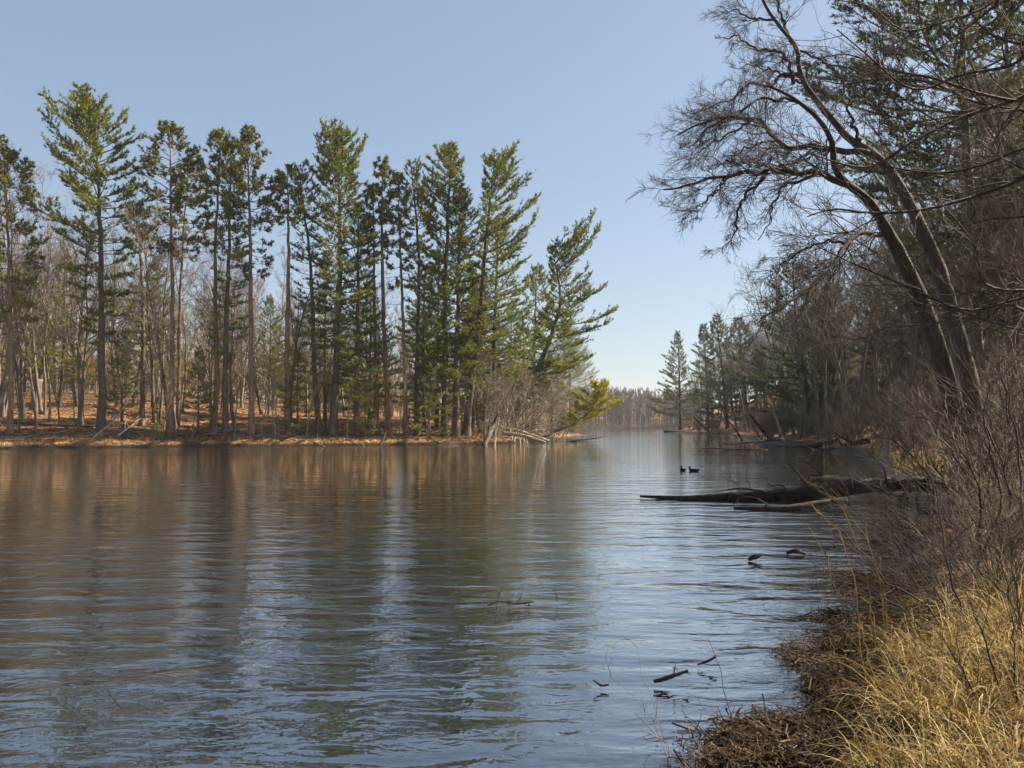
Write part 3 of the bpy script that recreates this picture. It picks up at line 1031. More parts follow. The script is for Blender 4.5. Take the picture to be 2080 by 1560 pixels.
# taller evergreens standing deeper in the left wood
for q, (px, Y, sc, lab) in enumerate([(120, 78, 0.75, 'green pine deeper in the wood just left of the tallest pine'), (232, 80, 0.8, 'green pine deeper in the wood just right of the tallest pine'), (310, 84, 0.8, 'green pine behind the low thin-crowned pine'),
                                      (395, 80, 0.85, 'green pine behind the gap right of the bushy round-topped pine'), (545, 82, 0.62, 'lower green pine between the flat-topped clump and the bare sunlit trunk'), (612, 76, 0.7, 'green pine behind the ragged pine'),
                                      (660, 80, 0.85, 'green pine behind the left half of the broad fan-topped pine'), (748, 76, 0.72, 'green pine behind the right half of the broad fan-topped pine'), (806, 82, 0.8, 'green pine behind the slender pointed pine'),
                                      (862, 76, 0.8, 'green pine behind the two-pronged pine'), (888, 84, 0.95, 'green pine behind the thick round-headed pine'), (960, 82, 0.85, 'green pine behind the foot of the tall leaning pine'),
                                      (985, 86, 0.8, 'green pine at the back of the crowded group near the point'), (1040, 98, 0.8, 'green pine at the back of the thicket on the point'), (1062, 104, 0.75, 'rightmost green pine behind the thicket on the point'),
                                      (45, 76, 0.7, 'green pine deeper in the wood beside the pine cut off by the left edge')]):
    if q in (1, 3, 5, 8):
        continue
    x = P(px, HOR, Y)[0]
    put_pine(BP[q % 3], 1, x, Y, sc, q * 1.7, lab, 'evergreens deeper in the left wood', 'wood_pine')
# slender saplings right at the front of that wood
for q, (px, Y, s) in enumerate([(150, 62.5, 0.5), (225, 63, 0.62), (330, 61, 0.45), (392, 62, 0.5), (120, 66, 0.8), (560, 64, 0.5), (568, 63, 0.55), (645, 64, 0.5), (705, 63.5, 0.55),
                                (740, 64.5, 0.45), (812, 66, 0.5), (868, 67, 0.42), (478, 65, 0.6), (40, 62, 0.7), (75, 64, 0.9), (100, 69, 0.95), (530, 66, 0.6), (622, 66, 0.65)]):
    while shore_dist(P(px, HOR, Y)[0], Y)[0] < 1.2:
        Y += 0.4
    x = P(px, HOR, Y)[0]
    put_tree(BARE[(3, 7, 0)[q % 3]], x, Y, s, q * 1.3, 'slim leafless sapling at the left waterline ' + [p_ for l_, p_ in LPLACES if px < l_][0].replace('behind', 'near'), group='saplings on the left bank', tilt=(0.02, -0.03 + 0.02 * (q % 4)))
LY = 'young pines glowing yellow-green in the left wood'
for q, (px, Y, s) in enumerate([(62, 92, 0.75), (20, 84, 0.7), (270, 84, 0.62), (255, 96, 0.85), (555, 92, 0.7), (585, 100, 0.8), (480, 98, 0.75), (395, 95, 0.8), (620, 90, 0.6), (700, 96, 0.85),
                                (760, 92, 0.8), (810, 96, 0.95), (860, 92, 0.8), (340, 100, 0.85), (160, 100, 0.9), (890, 84, 0.8), (960, 88, 0.95), (735, 84, 0.5), (1010, 92, 0.9), (1050, 98, 0.9), (-30, 96, 0.9)]):
    if q in (2, 7, 11, 13, 15, 17):
        continue
    x = P(px, HOR, Y)[0]
    put_pine(YP[q % 3], 2 if q % 3 else 1, x, Y, s, q * 2.1, 'young yellow-green pine deep in the wood behind the left pines', LY)
# conifer seedling with pale needles low on the bank
for q, (px, Y, s, lab) in enumerate([(318, 62, 0.36, 'small pale-green pine seedling in front of the bushy round-topped pine'), (742, 66, 0.5, 'short dark pine at the foot of the broad fan-topped pine'),
                                     (402, 66, 0.8, 'mid-height dark pine between the bushy pine and the flat-topped clump'), (605, 68, 0.8, 'mid-height dark pine right of the tall bare sunlit trunk'),
                                     (248, 70, 0.9, 'mid-height dark pine right of the tallest pine trunk'), (872, 70, 0.9, 'mid-height pine left of the thick round-headed pine')]):
    while shore_dist(P(px, HOR, Y)[0], Y)[0] < 1.2:
        Y += 0.4
    x = P(px, HOR, Y)[0]
    t = put_pine(YP[q % 3], 1, x, Y, s, q * 1.1, lab, None)
# gnarled pale thicket at the point
for q, (px, Y, s, tx) in enumerate([(985, 74, 0.95, 0.1), (1010, 77, 1.05, -0.1), (1040, 80, 1.0, 0.2), (1065, 84, 1.1, 0.15), (1095, 90, 1.0, 0.3), (1120, 95, 0.95, 0.1), (1035, 86, 1.2, -0.1), (1080, 95, 1.3, 0.1), (1002, 73, 0.7, 0.25), (1060, 79, 0.8, 0.35),
                                    (1140, 101, 0.9, 0.2), (1110, 92, 0.7, 0.1)]):
    x = P(px, HOR, Y)[0]
    put_tree(GNARL[q % 3], x, Y, s, q * 1.9, ('low ' if s < 0.85 else 'tall ' if s > 1.04 else '') + ('right-leaning ' if tx > 0.18 else '') + 'gnarled pale leafless tree in the ' + ('left part' if px < 1030 else 'middle' if px < 1090 else 'right end') + ' of the thicket on the point', 'gnarled_tree', 'tree', 'gnarled trees on the point', tilt=(0, tx))
for q in range(26):
    px, Y = R_.uniform(960, 1180), 0
    Y = float(np.interp(px, [960, 1050, 1180], [73, 84, 110])) + R_.uniform(0, 8)
    x = P(px, HOR, Y)[0]
    if shore_dist(x, Y)[0] < 0.3:
        continue
    put_shrub(x, Y, R_.uniform(0.5, 1.0), R_.uniform(0, 6), 'twiggy leafless shrub under the thicket on the point', 'shrubs on the point', SHRUB[q % 4])
for q in range(34):
    px = R_.uniform(-20, 960)
    Y = R_.uniform(60, 98)
    x = P(px, HOR, Y)[0]
    if shore_dist(x, Y)[0] < 0.6:
        continue
    put_shrub(x, Y, R_.uniform(0.25, 0.6) * (1.6 if Y > 82 else 1), R_.uniform(0, 6), 'thin leafless shrub on the leafy slope of the left bank', 'shrubs on the left bank', SHRUB[q % 4])

# ------------------------------------------------------------ right bank
RB = [
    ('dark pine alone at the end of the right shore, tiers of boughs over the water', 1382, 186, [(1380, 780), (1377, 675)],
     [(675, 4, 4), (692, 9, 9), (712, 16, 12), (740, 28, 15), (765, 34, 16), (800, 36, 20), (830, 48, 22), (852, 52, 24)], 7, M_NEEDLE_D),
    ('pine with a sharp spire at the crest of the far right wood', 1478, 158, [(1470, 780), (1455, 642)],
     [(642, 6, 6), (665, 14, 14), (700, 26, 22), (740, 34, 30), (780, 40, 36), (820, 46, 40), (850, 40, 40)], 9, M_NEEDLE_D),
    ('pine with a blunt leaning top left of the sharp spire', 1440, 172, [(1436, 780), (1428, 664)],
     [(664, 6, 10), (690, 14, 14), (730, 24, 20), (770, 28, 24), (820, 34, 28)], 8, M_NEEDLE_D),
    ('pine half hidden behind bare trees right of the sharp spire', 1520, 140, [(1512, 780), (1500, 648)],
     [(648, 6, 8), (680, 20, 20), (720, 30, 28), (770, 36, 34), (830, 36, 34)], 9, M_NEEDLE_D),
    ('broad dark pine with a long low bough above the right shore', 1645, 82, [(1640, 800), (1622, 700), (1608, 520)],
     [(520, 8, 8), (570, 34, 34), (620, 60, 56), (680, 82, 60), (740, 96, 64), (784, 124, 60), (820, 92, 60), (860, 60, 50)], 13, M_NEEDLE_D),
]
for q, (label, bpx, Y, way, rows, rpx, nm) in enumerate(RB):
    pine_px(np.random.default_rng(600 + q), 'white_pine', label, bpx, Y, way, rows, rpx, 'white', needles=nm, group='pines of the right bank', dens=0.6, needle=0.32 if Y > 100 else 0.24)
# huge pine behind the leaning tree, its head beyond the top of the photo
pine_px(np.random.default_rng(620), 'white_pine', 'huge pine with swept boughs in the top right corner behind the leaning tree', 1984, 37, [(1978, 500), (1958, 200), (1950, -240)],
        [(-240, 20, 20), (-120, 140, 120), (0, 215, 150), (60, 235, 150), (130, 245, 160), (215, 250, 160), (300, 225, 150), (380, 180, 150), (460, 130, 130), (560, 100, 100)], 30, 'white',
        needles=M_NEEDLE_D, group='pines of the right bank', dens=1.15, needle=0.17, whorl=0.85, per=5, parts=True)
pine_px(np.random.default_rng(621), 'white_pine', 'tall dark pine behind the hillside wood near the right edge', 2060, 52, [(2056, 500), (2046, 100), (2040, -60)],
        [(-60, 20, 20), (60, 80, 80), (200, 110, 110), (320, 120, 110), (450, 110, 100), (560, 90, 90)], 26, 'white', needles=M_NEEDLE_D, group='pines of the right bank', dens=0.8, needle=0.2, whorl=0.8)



RWG = 'bare trees on the wooded hillside of the right bank'
cnt = 0
for q in range(400):
    if cnt >= 160:
        break
    Y = 24 + 190 * R_.random() ** 1.3
    px = R_.uniform(1340, 2260)
    x = P(px, HOR, Y)[0]
    d = shore_dist(x, Y)[0]
    if d < 1.5 or d > 62 or (Y < 32 and px < 1980):
        continue
    cnt += 1
    s = R_.uniform(0.9, 1.3) * (1.0 if Y > 50 else 0.9)
    bq, tl = R_.randrange(8), R_.gauss(-0.06, 0.07)
    put_tree(BARE[bq], x, Y, s, R_.uniform(0, 6.28), tree_label(px, bq, s, tl, 1.15, RPLACES), group=RWG, tilt=(R_.gauss(0, 0.05), tl), sz=s * R_.uniform(0.95, 1.15))
for q in range(38):
    px = R_.uniform(1385, 1620)
    Y = R_.uniform(95, 195)
    x = P(px, HOR, Y)[0]
    d = shore_dist(x, Y)[0]
    if d < 2 or d > 50:
        continue
    bq, tl, s = R_.randrange(8), R_.gauss(-0.06, 0.07), R_.uniform(0.95, 1.25)
    put_tree(BARE[bq], x, Y, s, R_.uniform(0, 6.28), tree_label(px, bq, s, tl, 1.15, RPLACES), group=RWG, tilt=(R_.gauss(0, 0.05), tl))
for q in range(18):
    Y = 45 + 150 * R_.random()
    px = R_.uniform(1480, 2200)
    x = P(px, HOR, Y)[0]
    d = shore_dist(x, Y)[0]
    if d < 4 or d > 55:
        continue
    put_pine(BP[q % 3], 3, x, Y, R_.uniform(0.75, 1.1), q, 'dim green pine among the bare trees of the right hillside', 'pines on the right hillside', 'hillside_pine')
SG = 'shrubs along the right shore'
cnt = 0
for q in range(520):
    if cnt >= 210:
        break
    Y = 22 + 130 * R_.random() ** 1.3
    px = R_.uniform(1380, 2150)
    x = P(px, HOR, Y)[0]
    d = shore_dist(x, Y)[0]
    if d < 0.4 or d > 40 or (Y < 55 and px > 1830 and R_.random() < 0.65):
        continue
    cnt += 1
    put_shrub(x, Y, R_.uniform(0.7, 1.4) * (1 + min(d, 20) / 16), R_.uniform(0, 6), 'leafless brown shrub on the slope ' + [p_ for l_, p_ in RPLACES if px < l_][0], SG, SHRUB[q % 4])

for q in range(13):
    Y = 6.8 + 4.4 * (q / 12)
    px = R_.uniform(1890, 2120)
    x = P(px, HOR, Y)[0]
    if shore_dist(x, Y)[0] < 0.3:
        continue
    put_shrub(x, Y, R_.uniform(0.26, 0.42), R_.uniform(0, 6), 'low leafless brown bush between the sedge and the long dark trunk', 'low bushes behind the sedge', SHRUB[q % 4])
for q in range(13):
    Y = 11 + 13 * (q / 12) ** 0.8
    px = R_.uniform(1860, 2110)
    x = P(px, HOR, Y)[0]
    if shore_dist(x, Y)[0] < 0.4:
        continue
    put_shrub(x, Y, R_.uniform(0.45, 0.75), R_.uniform(0, 6), 'leafless brown shrub crowding the low shore by the root end of the long dark trunk', 'shrubs by the long dark trunk', SHRUB[q % 4])

for q in range(16):
    px, Y = R_.uniform(1362, 1500), R_.uniform(165, 222)
    x = P(px, HOR, Y)[0]
    if not 1.5 < shore_dist(x, Y)[0] < 60:
        continue
    bq, tl, sc = R_.randrange(8), R_.gauss(-0.05, 0.06), R_.uniform(0.7, 1.1)
    put_tree(BARE[bq], x, Y, sc, R_.uniform(0, 6.28), tree_label(px, bq, sc, tl, 1.15, RPLACES), group=RWG, tilt=(0, tl))
for q in range(38):
    px = R_.uniform(1345, 1590)
    Y = float(np.interp(px, [1345, 1400, 1500, 1590], [196, 172, 106, 76])) + R_.uniform(-3, 14)
    x = P(px, HOR, Y)[0]
    if not 0.2 < shore_dist(x, Y)[0] < 12:
        continue
    put_shrub(x, Y, R_.uniform(0.9, 1.9), R_.uniform(0, 6), 'dark brush hanging over the waterline ' + [p_ for l_, p_ in RPLACES if px < l_][0], 'brush along the far right waterline', SHRUB[q % 4])
# straight pale trunks in front of the broad dark pine
for q, (bx, tx, ty, Y, lab) in enumerate([(1626, 1612, 600, 76, 'left one of two close straight pale trunks on the right shore'), (1640, 1622, 560, 77, 'right one of two close straight pale trunks on the right shore'),
                                          (1660, 1652, 590, 74, 'slim pale trunk just right of the two close straight trunks'), (1684, 1668, 520, 80, 'thick grey trunk behind the slim pale trunks on the right shore')]):
    x = P(bx, HOR, Y)[0]
    b = np.array([x, Y, gz(x, Y)])
    top = P(tx, ty, Y)
    H = top[2] - b[2]
    tr, cr = make_bare(np.random.default_rng(650 + q), H, 0.19 if q != 3 else 0.3, 0.0, 12, 0.45, 0.28, 0.8, 0.012)
    t = thing('bare_tree', b, lab, 'tree', 'straight trunks on the right shore')
    t.rotation_euler = (0, math.atan2(top[0] - b[0], H), 0)
    link('trunk', tr.mesh('trunk', [M_GREY]), t)
    link('crown', cr.mesh('crown', [M_TWIG]), t)


# ------------------------------------------------------------ tubes with texture: dead trunks, logs
def rough_tube(bag, pts, radii, n=30, k=10, amp=0.18, seed=0, m=0, cap=True):
    rng = np.random.default_rng(seed)
    c = resample(pts, n)
    rr = np.interp(np.linspace(0, 1, n), np.linspace(0, 1, len(radii)), radii)
    T = nrm(np.gradient(c, axis=0))
    ref = UP if abs(nrm(c[-1] - c[0])[2]) < 0.8 else np.array([1.0, 0, 0])
    u = nrm(np.cross(T, ref))
    v = np.cross(T, u)
    a = np.arange(k) * 2 * np.pi / k
    ridge = rng.normal(size=k) * amp * 0.5
    f = 1 + ridge[None] + amp * 0.6 * rng.normal(size=(n, k))
    V = c[:, None] + rr[:, None, None] * f[..., None] * (np.cos(a)[None, :, None] * u[:, None] + np.sin(a)[None, :, None] * v[:, None])
    i = (np.arange(n - 1) * k)[:, None]
    j = np.arange(k)[None]
    Q = np.stack([i + j, i + (j + 1) % k, i + k + (j + 1) % k, i + k + j], -1).reshape(-1, 4)
    T3 = []
    if cap:
        for cc in range(1, k - 1):
            T3.append((0, cc + 1, cc))
            T3.append(((n - 1) * k, (n - 1) * k + cc, (n - 1) * k + cc + 1))
    bag.add(V, Q, np.array(T3) if T3 else None, m)
    return c, rr


def pole(name, label, cat, pts, radii, m, seed=0, k=8, twigs=0, group=None, twig_ratio=0.25, ang=(30, 80), part='branch'):
    """a lone trunk, pole or stick with a few stubs"""
    pts = np.array(pts)
    o = pts[0]
    b = Bag()
    c, rr = rough_tube(b, pts - o, radii, 24, k, 0.12, seed)
    if twigs:
        t = thing(name, o, label, cat, group)
        link('stem', b.mesh('stem', [m]), t)
        rng = np.random.default_rng(seed + 9)
        l1, r1 = spawn(rng, c[None], rr[None], twigs, 0.15, 1, ang, twig_ratio, 6, 0.15, 0.0, 0.7, 0.45, 0.004)
        l2, r2 = spawn(rng, l1, r1, 4, 0.2, 1, (25, 60), 0.5, 4, 0.15, 0.0, 0.6, 0.6, 0.003)
        for e in range(len(l1)):
            bb = Bag()
            tubes(bb, l1[e:e + 1], r1[e:e + 1], 5)
            tubes(bb, l2[e * 4:e * 4 + 4], r2[e * 4:e * 4 + 4], 3)
            link(part, bb.mesh(part, [m]), t)
        return t
    return tag(link(name, b.mesh(name, [m]), None, o), label, cat, group)


# snag and leaning poles on the right shore
pole('dead_snag', 'pale crooked dead trunk standing at the water on the right shore', 'dead tree', [P(1797, 945, 37), P(1802, 900, 37), P(1806, 850, 37.2), P(1811, 810, 37.2), P(1809, 780, 37.2)], [0.2, 0.15, 0.13, 0.10, 0.05], M_PALE, 1, twigs=4, twig_ratio=0.1)
pole('leaning_pole', 'pale dead pole leaning left beside the straight trunks on the right shore', 'dead tree', [P(1592, 900, 72), P(1580, 860, 72), P(1566, 820, 72)], [0.15, 0.13, 0.1], M_PALE, 2)
pole('leaning_pole', 'dark dead trunk slanting into the bank left of the pale leaning pole', 'dead tree', [P(1562, 888, 84), P(1542, 866, 84), P(1522, 840, 84)], [0.2, 0.17, 0.13], M_HERO, 3)
pole('leaning_pole', 'dark dead trunk slanting toward the lake below the far right wood', 'dead tree', [P(1440, 876, 150), P(1425, 862, 150), P(1408, 846, 150)], [0.22, 0.18, 0.12], M_HERO, 4)
pole('leaning_pole', 'thin dark leaning stem on the bank right of the lone end pine', 'dead tree', [P(1508, 896, 92), P(1494, 872, 92), P(1478, 854, 92)], [0.13, 0.1, 0.07], M_HERO, 5, twigs=3)
pole('fallen_log', 'thick dark log lying along the far edge of the right shore', 'log', [P(1760, 902, 52), P(1720, 910, 54), P(1670, 918, 56), P(1640, 921, 57)], [0.38, 0.34, 0.28, 0.16], M_LOG, 6, 12, twigs=4)
pole('fallen_log', 'dark low log behind the thick log on the right shore', 'log', [P(1700, 897, 60), P(1640, 908, 62), P(1580, 908, 66)], [0.2, 0.18, 0.12], M_LOG, 7, 10, twigs=3)
pole('fallen_log', 'driftwood trunk at the waterline below the lone end pine', 'log', [P(1350, 876, 196), P(1400, 880, 180), P(1470, 884, 150)], [0.3, 0.35, 0.3], M_LOG, 8, 8, twigs=6)
pole('fallen_branch', 'bare fallen branch dipping into the lake left of the thick right-shore log', 'branch', [P(1590, 892, 68), P(1540, 897, 66), P(1490, 902, 64), P(1430, 906, 62)], [0.12, 0.1, 0.06, 0.02], M_DARKTWIG, 12, 6, twigs=12, twig_ratio=0.3)
pole('fallen_branch', 'tangled twiggy branch floating on the lake beyond the ducks', 'branch', [P(1560, 915, 56), P(1500, 913, 56), P(1440, 911, 56), P(1404, 911, 56)], [0.07, 0.06, 0.04, 0.015], M_DARKTWIG, 13, 6, twigs=14, twig_ratio=0.22)

# point: dead trunks on the left shore
pole('fallen_log', 'upper of two pale logs sliding into the water at the point', 'log', [P(1010, 868, 82), P(1060, 878, 82), P(1115, 896, 82)], [0.22, 0.2, 0.16], M_PALE, 21, 9, twigs=3)
pole('fallen_log', 'lower of two pale logs sliding into the water at the point', 'log', [P(1020, 880, 78), P(1060, 885, 78), P(1108, 899, 78)], [0.2, 0.18, 0.15], M_PALE, 22, 9)
pole('fallen_log', 'dark curved log floating just right of the pale logs at the point', 'log', [P(1128, 897, 84), P(1150, 899, 84), P(1172, 895, 84)], [0.05, 0.14, 0.1], M_LOG, 23, 8)
pole('fallen_branch', 'long thin dark branch arching low over the water right of the point', 'branch', [P(1150, 893, 90), P(1190, 893, 90), P(1234, 886, 90)], [0.09, 0.08, 0.03], M_DARKTWIG, 24, 6, twigs=7, twig_ratio=0.25)
pole('dead_tree', 'dark leaning trunk standing at the water edge of the point', 'dead tree', [P(982, 905, 70.5), P(993, 884, 71), P(1003, 862, 72), P(1012, 838, 72)], [0.26, 0.2, 0.16, 0.1], M_GREY, 25, 9, twigs=8, twig_ratio=0.5)
pole('fallen_tree', 'pale fallen tree leaning right from the waterline below the tallest pine', 'dead tree', [P(172, 904, 59.5), P(200, 880, 60), P(232, 852, 60.5), P(262, 808, 61), P(300, 752, 62)], [0.08, 0.07, 0.055, 0.04, 0.02], M_GREY, 26, 8, twigs=12, twig_ratio=0.22)
pole('fallen_branch', 'small pale crooked branch on the bank below the bushy round-topped pine', 'branch', [P(240, 884, 60.5), P(262, 868, 60.5), P(285, 850, 61)], [0.06, 0.05, 0.02], M_PALE, 27, 6, twigs=7, twig_ratio=0.5)
pole('fallen_log', 'dark rotting log across the leafy slope left of the tallest pine', 'log', [(P(25, HOR, 66)[0], 66, gz(P(25, HOR, 66)[0], 66) + 0.1), (P(100, HOR, 65.5)[0], 65.5, gz(P(100, HOR, 65.5)[0], 65.5) + 0.1), (P(190, HOR, 66)[0], 66, gz(P(190, HOR, 66)[0], 66) + 0.1)], [0.12, 0.12, 0.09], M_LOG, 28, 9)
pole('dead_snag', 'short dark stake at the waterline under the slender pointed pine', 'dead tree', [P(772, 904, 63), P(778, 892, 63.3), P(785, 876, 63.6)], [0.1, 0.08, 0.05], M_HERO, 29, 7)
b = Bag()
x = P(262, HOR, 62.5)[0]
o = np.array([x, 62.5, gz(x, 62.5)])
rough_tube(b, [(0, 0, -0.2), (0.05, 0, 0.5), (0.1, 0, 1.05)], [0.6, 0.5, 0.42], 10, 14, 0.22, 31)
tag(link('tree_stump', b.mesh('tree_stump', [M_HERO]), None, o), 'broad dark stump on the bank right of the tallest pine', 'stump')
b = Bag()
x = P(70, HOR, 74)[0]
o = np.array([x, 74, gz(x, 74)])
rough_tube(b, [(0, 0, -0.2), (0.1, 0, 1.4), (0.25, 0, 2.9)], [0.5, 0.42, 0.36], 12, 12, 0.15, 32)
tag(link('tree_stump', b.mesh('tree_stump', [M_GREY]), None, o), 'tall broken stump in the wood at the far left', 'stump')
# pale sticks lying on the left bank edge
R_ = random.Random(17)
for q in range(26):
    px = R_.uniform(10, 960)
    Yb = float(np.interp(px, [0, 300, 700, 960], [58.6, 62.2, 66.6, 71])) + R_.uniform(0.2, 3)
    x = P(px, HOR, Yb)[0]
    z = gz(x, Yb)
    a = R_.uniform(-0.5, 0.5)
    ln = R_.uniform(0.8, 2.2)
    pole('stick', 'thin pale stick lying on leaves along the left bank', 'stick', [(x, Yb, z + 0.03), (x + math.cos(a) * ln * .5, Yb + math.sin(a) * ln * .5, gz(x + math.cos(a) * ln * .5, Yb + math.sin(a) * ln * .5) + R_.uniform(.05, .25)),
         (x + math.cos(a) * ln, Yb + math.sin(a) * ln, gz(x + math.cos(a) * ln, Yb + math.sin(a) * ln) + R_.uniform(.02, .4))], [0.035, 0.03, 0.012], M_PALE, 700 + q, 5, group='sticks along the left bank')

# ------------------------------------------------------------ the leaning two-trunked tree
rng = np.random.default_rng(900)
YT = 24.0
bx, by = P(1962, HOR, YT)[0], YT
bz = gz(bx, by)
hero = thing('leaning_tree', (bx, by, bz), 'great two-trunked leafless tree leaning left over the lake from the right bank', 'tree')
hb = np.array([bx, by, bz])


def hl(pts, Y0, Y1, n=16):
    m = len(pts)
    return resample([P(a, c, Y0 + (Y1 - Y0) * i / (m - 1)) for i, (a, c) in enumerate(pts)], n) - hb


def hero_part(name, line, r, k=9, parent=hero, mt=M_HERO, seed=0, amp=0.07):
    b = Bag()
    c, rr = rough_tube(b, line, r, max(len(line) * 2, 16), k, amp, seed)
    return link(name, b.mesh(name, [mt]), parent), c, rr


T1 = hl([(1955, 905), (1930, 800), (1902, 700), (1866, 600), (1834, 530), (1802, 469), (1761, 405), (1724, 375), (1697, 345), (1692, 307), (1690, 290), (1664, 244), (1626, 210), (1596, 190), (1562, 175)], YT, YT - 3, 40)
T2 = hl([(1985, 905), (1972, 790), (1948, 690), (1925, 610), (1907, 547), (1874, 469), (1836, 394), (1799, 337), (1761, 304), (1727, 284), (1701, 255), (1660, 206), (1634, 169), (1622, 131), (1619, 101), (1589, 60), (1559, 19), (1540, -20), (1515, -60)], YT + 0.8, YT + 1.5, 44)
T1[0, 2] = T2[0, 2] = -0.3
k_ = YT / F
_, c1, r1_ = hero_part('trunk', T1, [23 * k_, 19 * k_, 17 * k_, 15 * k_, 11 * k_, 7 * k_, 4.5 * k_, 2.5 * k_], 12, seed=1)
_, c2, r2_ = hero_part('trunk', T2, [22 * k_, 18 * k_, 16 * k_, 14 * k_, 11 * k_, 8 * k_, 6 * k_, 4 * k_, 2 * k_], 12, seed=2)
LIMBS = [
    ([(1765, 312), (1735, 308), (1694, 304), (1656, 296), (1607, 302), (1577, 285), (1559, 262), (1532, 242), (1495, 240), (1461, 236), (1412, 255), (1375, 277)], 0.9, 2.2, 7.5, 0.8),
    ([(1740, 388), (1712, 371), (1671, 352), (1619, 351), (1574, 347), (1525, 351), (1480, 358), (1446, 360), (1405, 375), (1352, 386)], -1.4, -3.0, 7, 0.8),
    ([(1559, 350), (1540, 379), (1521, 390), (1504, 416), (1495, 454), (1484, 487), (1465, 514)], -2.2, -2.8, 3.4, 0.7),
    ([(1660, 352), (1626, 369), (1600, 373), (1581, 397), (1568, 427), (1562, 454), (1540, 484)], -2, -3.4, 3.4, 0.7),
    ([(1622, 150), (1600, 148), (1570, 169), (1555, 176), (1521, 172), (1487, 202), (1450, 214), (1405, 232)], 1.4, -0.5, 4.5, 0.8),
    ([(1612, 170), (1604, 139), (1589, 112), (1570, 105), (1540, 101), (1525, 90), (1500, 78), (1470, 75)], 1.2, 0.6, 4.5, 0.8),
    ([(1660, 240), (1626, 210), (1600, 199), (1562, 202), (1532, 206), (1506, 225), (1450, 250), (1400, 300)], -2.0, -3.5, 3.8, 0.8),
    ([(1810, 486), (1790, 476), (1765, 472), (1731, 487), (1705, 517), (1675, 555), (1640, 590), (1590, 622), (1548, 648)], -0.6, -4, 6, 0.8),
    ([(1610, 90), (1585, 30), (1570, -20), (1540, -60)], 1.5, 2.5, 4, 1.0),
    ([(1625, 103), (1664, 120), (1712, 139), (1769, 150), (1850, 165), (1900, 190)], 1.4, 0.2, 2.6, 0.6),
    ([(1577, 285), (1550, 290), (1520, 298), (1490, 320), (1450, 340)], 1.8, 1.0, 3.0, 0.9),
    ([(1532, 242), (1500, 262), (1470, 280), (1430, 300), (1395, 330)], 2.0, 3.0, 3.0, 0.9),
    ([(1480, 358), (1450, 392), (1425, 415), (1400, 432)], -2.6, -3.4, 2.6, 1.0),
    ([(1640, 172), (1600, 158), (1560, 140), (1525, 132), (1490, 140)], 1.3, 2.6, 3.0, 0.9),
    ([(1570, 40), (1535, 40), (1500, 25), (1465, 15)], 1.5, 2.6, 3.0, 0.9),
    ([(1720, 500), (1690, 490), (1650, 500), (1610, 520), (1570, 560)], -1.5, -1.0, 3.0, 1.0),
    ([(1750, 285), (1715, 200), (1715, 165), (1720, 120)], 1.0, 0.0, 4.0, 0.6),
]
for q, (pts, y0, y1, rp, dens) in enumerate(LIMBS):
    ln = hl(pts, YT + y0, YT + y1, 20)
    ln[1:] += rng.normal(size=ln[1:].shape) * 0.034
    lo, c, rr = hero_part('limb', ln, [rp * k_, rp * 0.75 * k_, rp * 0.5 * k_, rp * 0.22 * k_], 7, seed=20 + q)
    b = Bag()
    C, RRr = c[None], rr[None]
    L0 = float(np.linalg.norm(np.diff(c, axis=0), axis=1).sum())
    a1, ar1 = spawn(rng, C, RRr, int((7 + L0 * 5.6) * dens), 0.12, 1.0, (22, 52), 0.27 if L0 > 3 else 0.48, 8, 0.13, -0.01, 0.7, 0.35, 0.006, 0.4, 0.5)
    tubes(b, a1, ar1, 3)
    a2, ar2 = spawn(rng, a1, ar1, 7, 0.12, 1.0, (22, 50), 0.55, 5, 0.12, 0.0, 0.6, 0.6, 0.007, 0.4, 0.35)
    tubes(b, a2, ar2, 3)
    a3, ar3 = spawn(rng, a2, ar2, 6, 0.1, 1.0, (22, 50), 0.6, 3, 0.12, 0.01, 0.6, 0.7, 0.0038, 0.4, 0.3)
    tubes(b, a3, ar3, 3)
    link('twig_spray', b.mesh('twig_spray', [M_DARKTWIG]), lo)

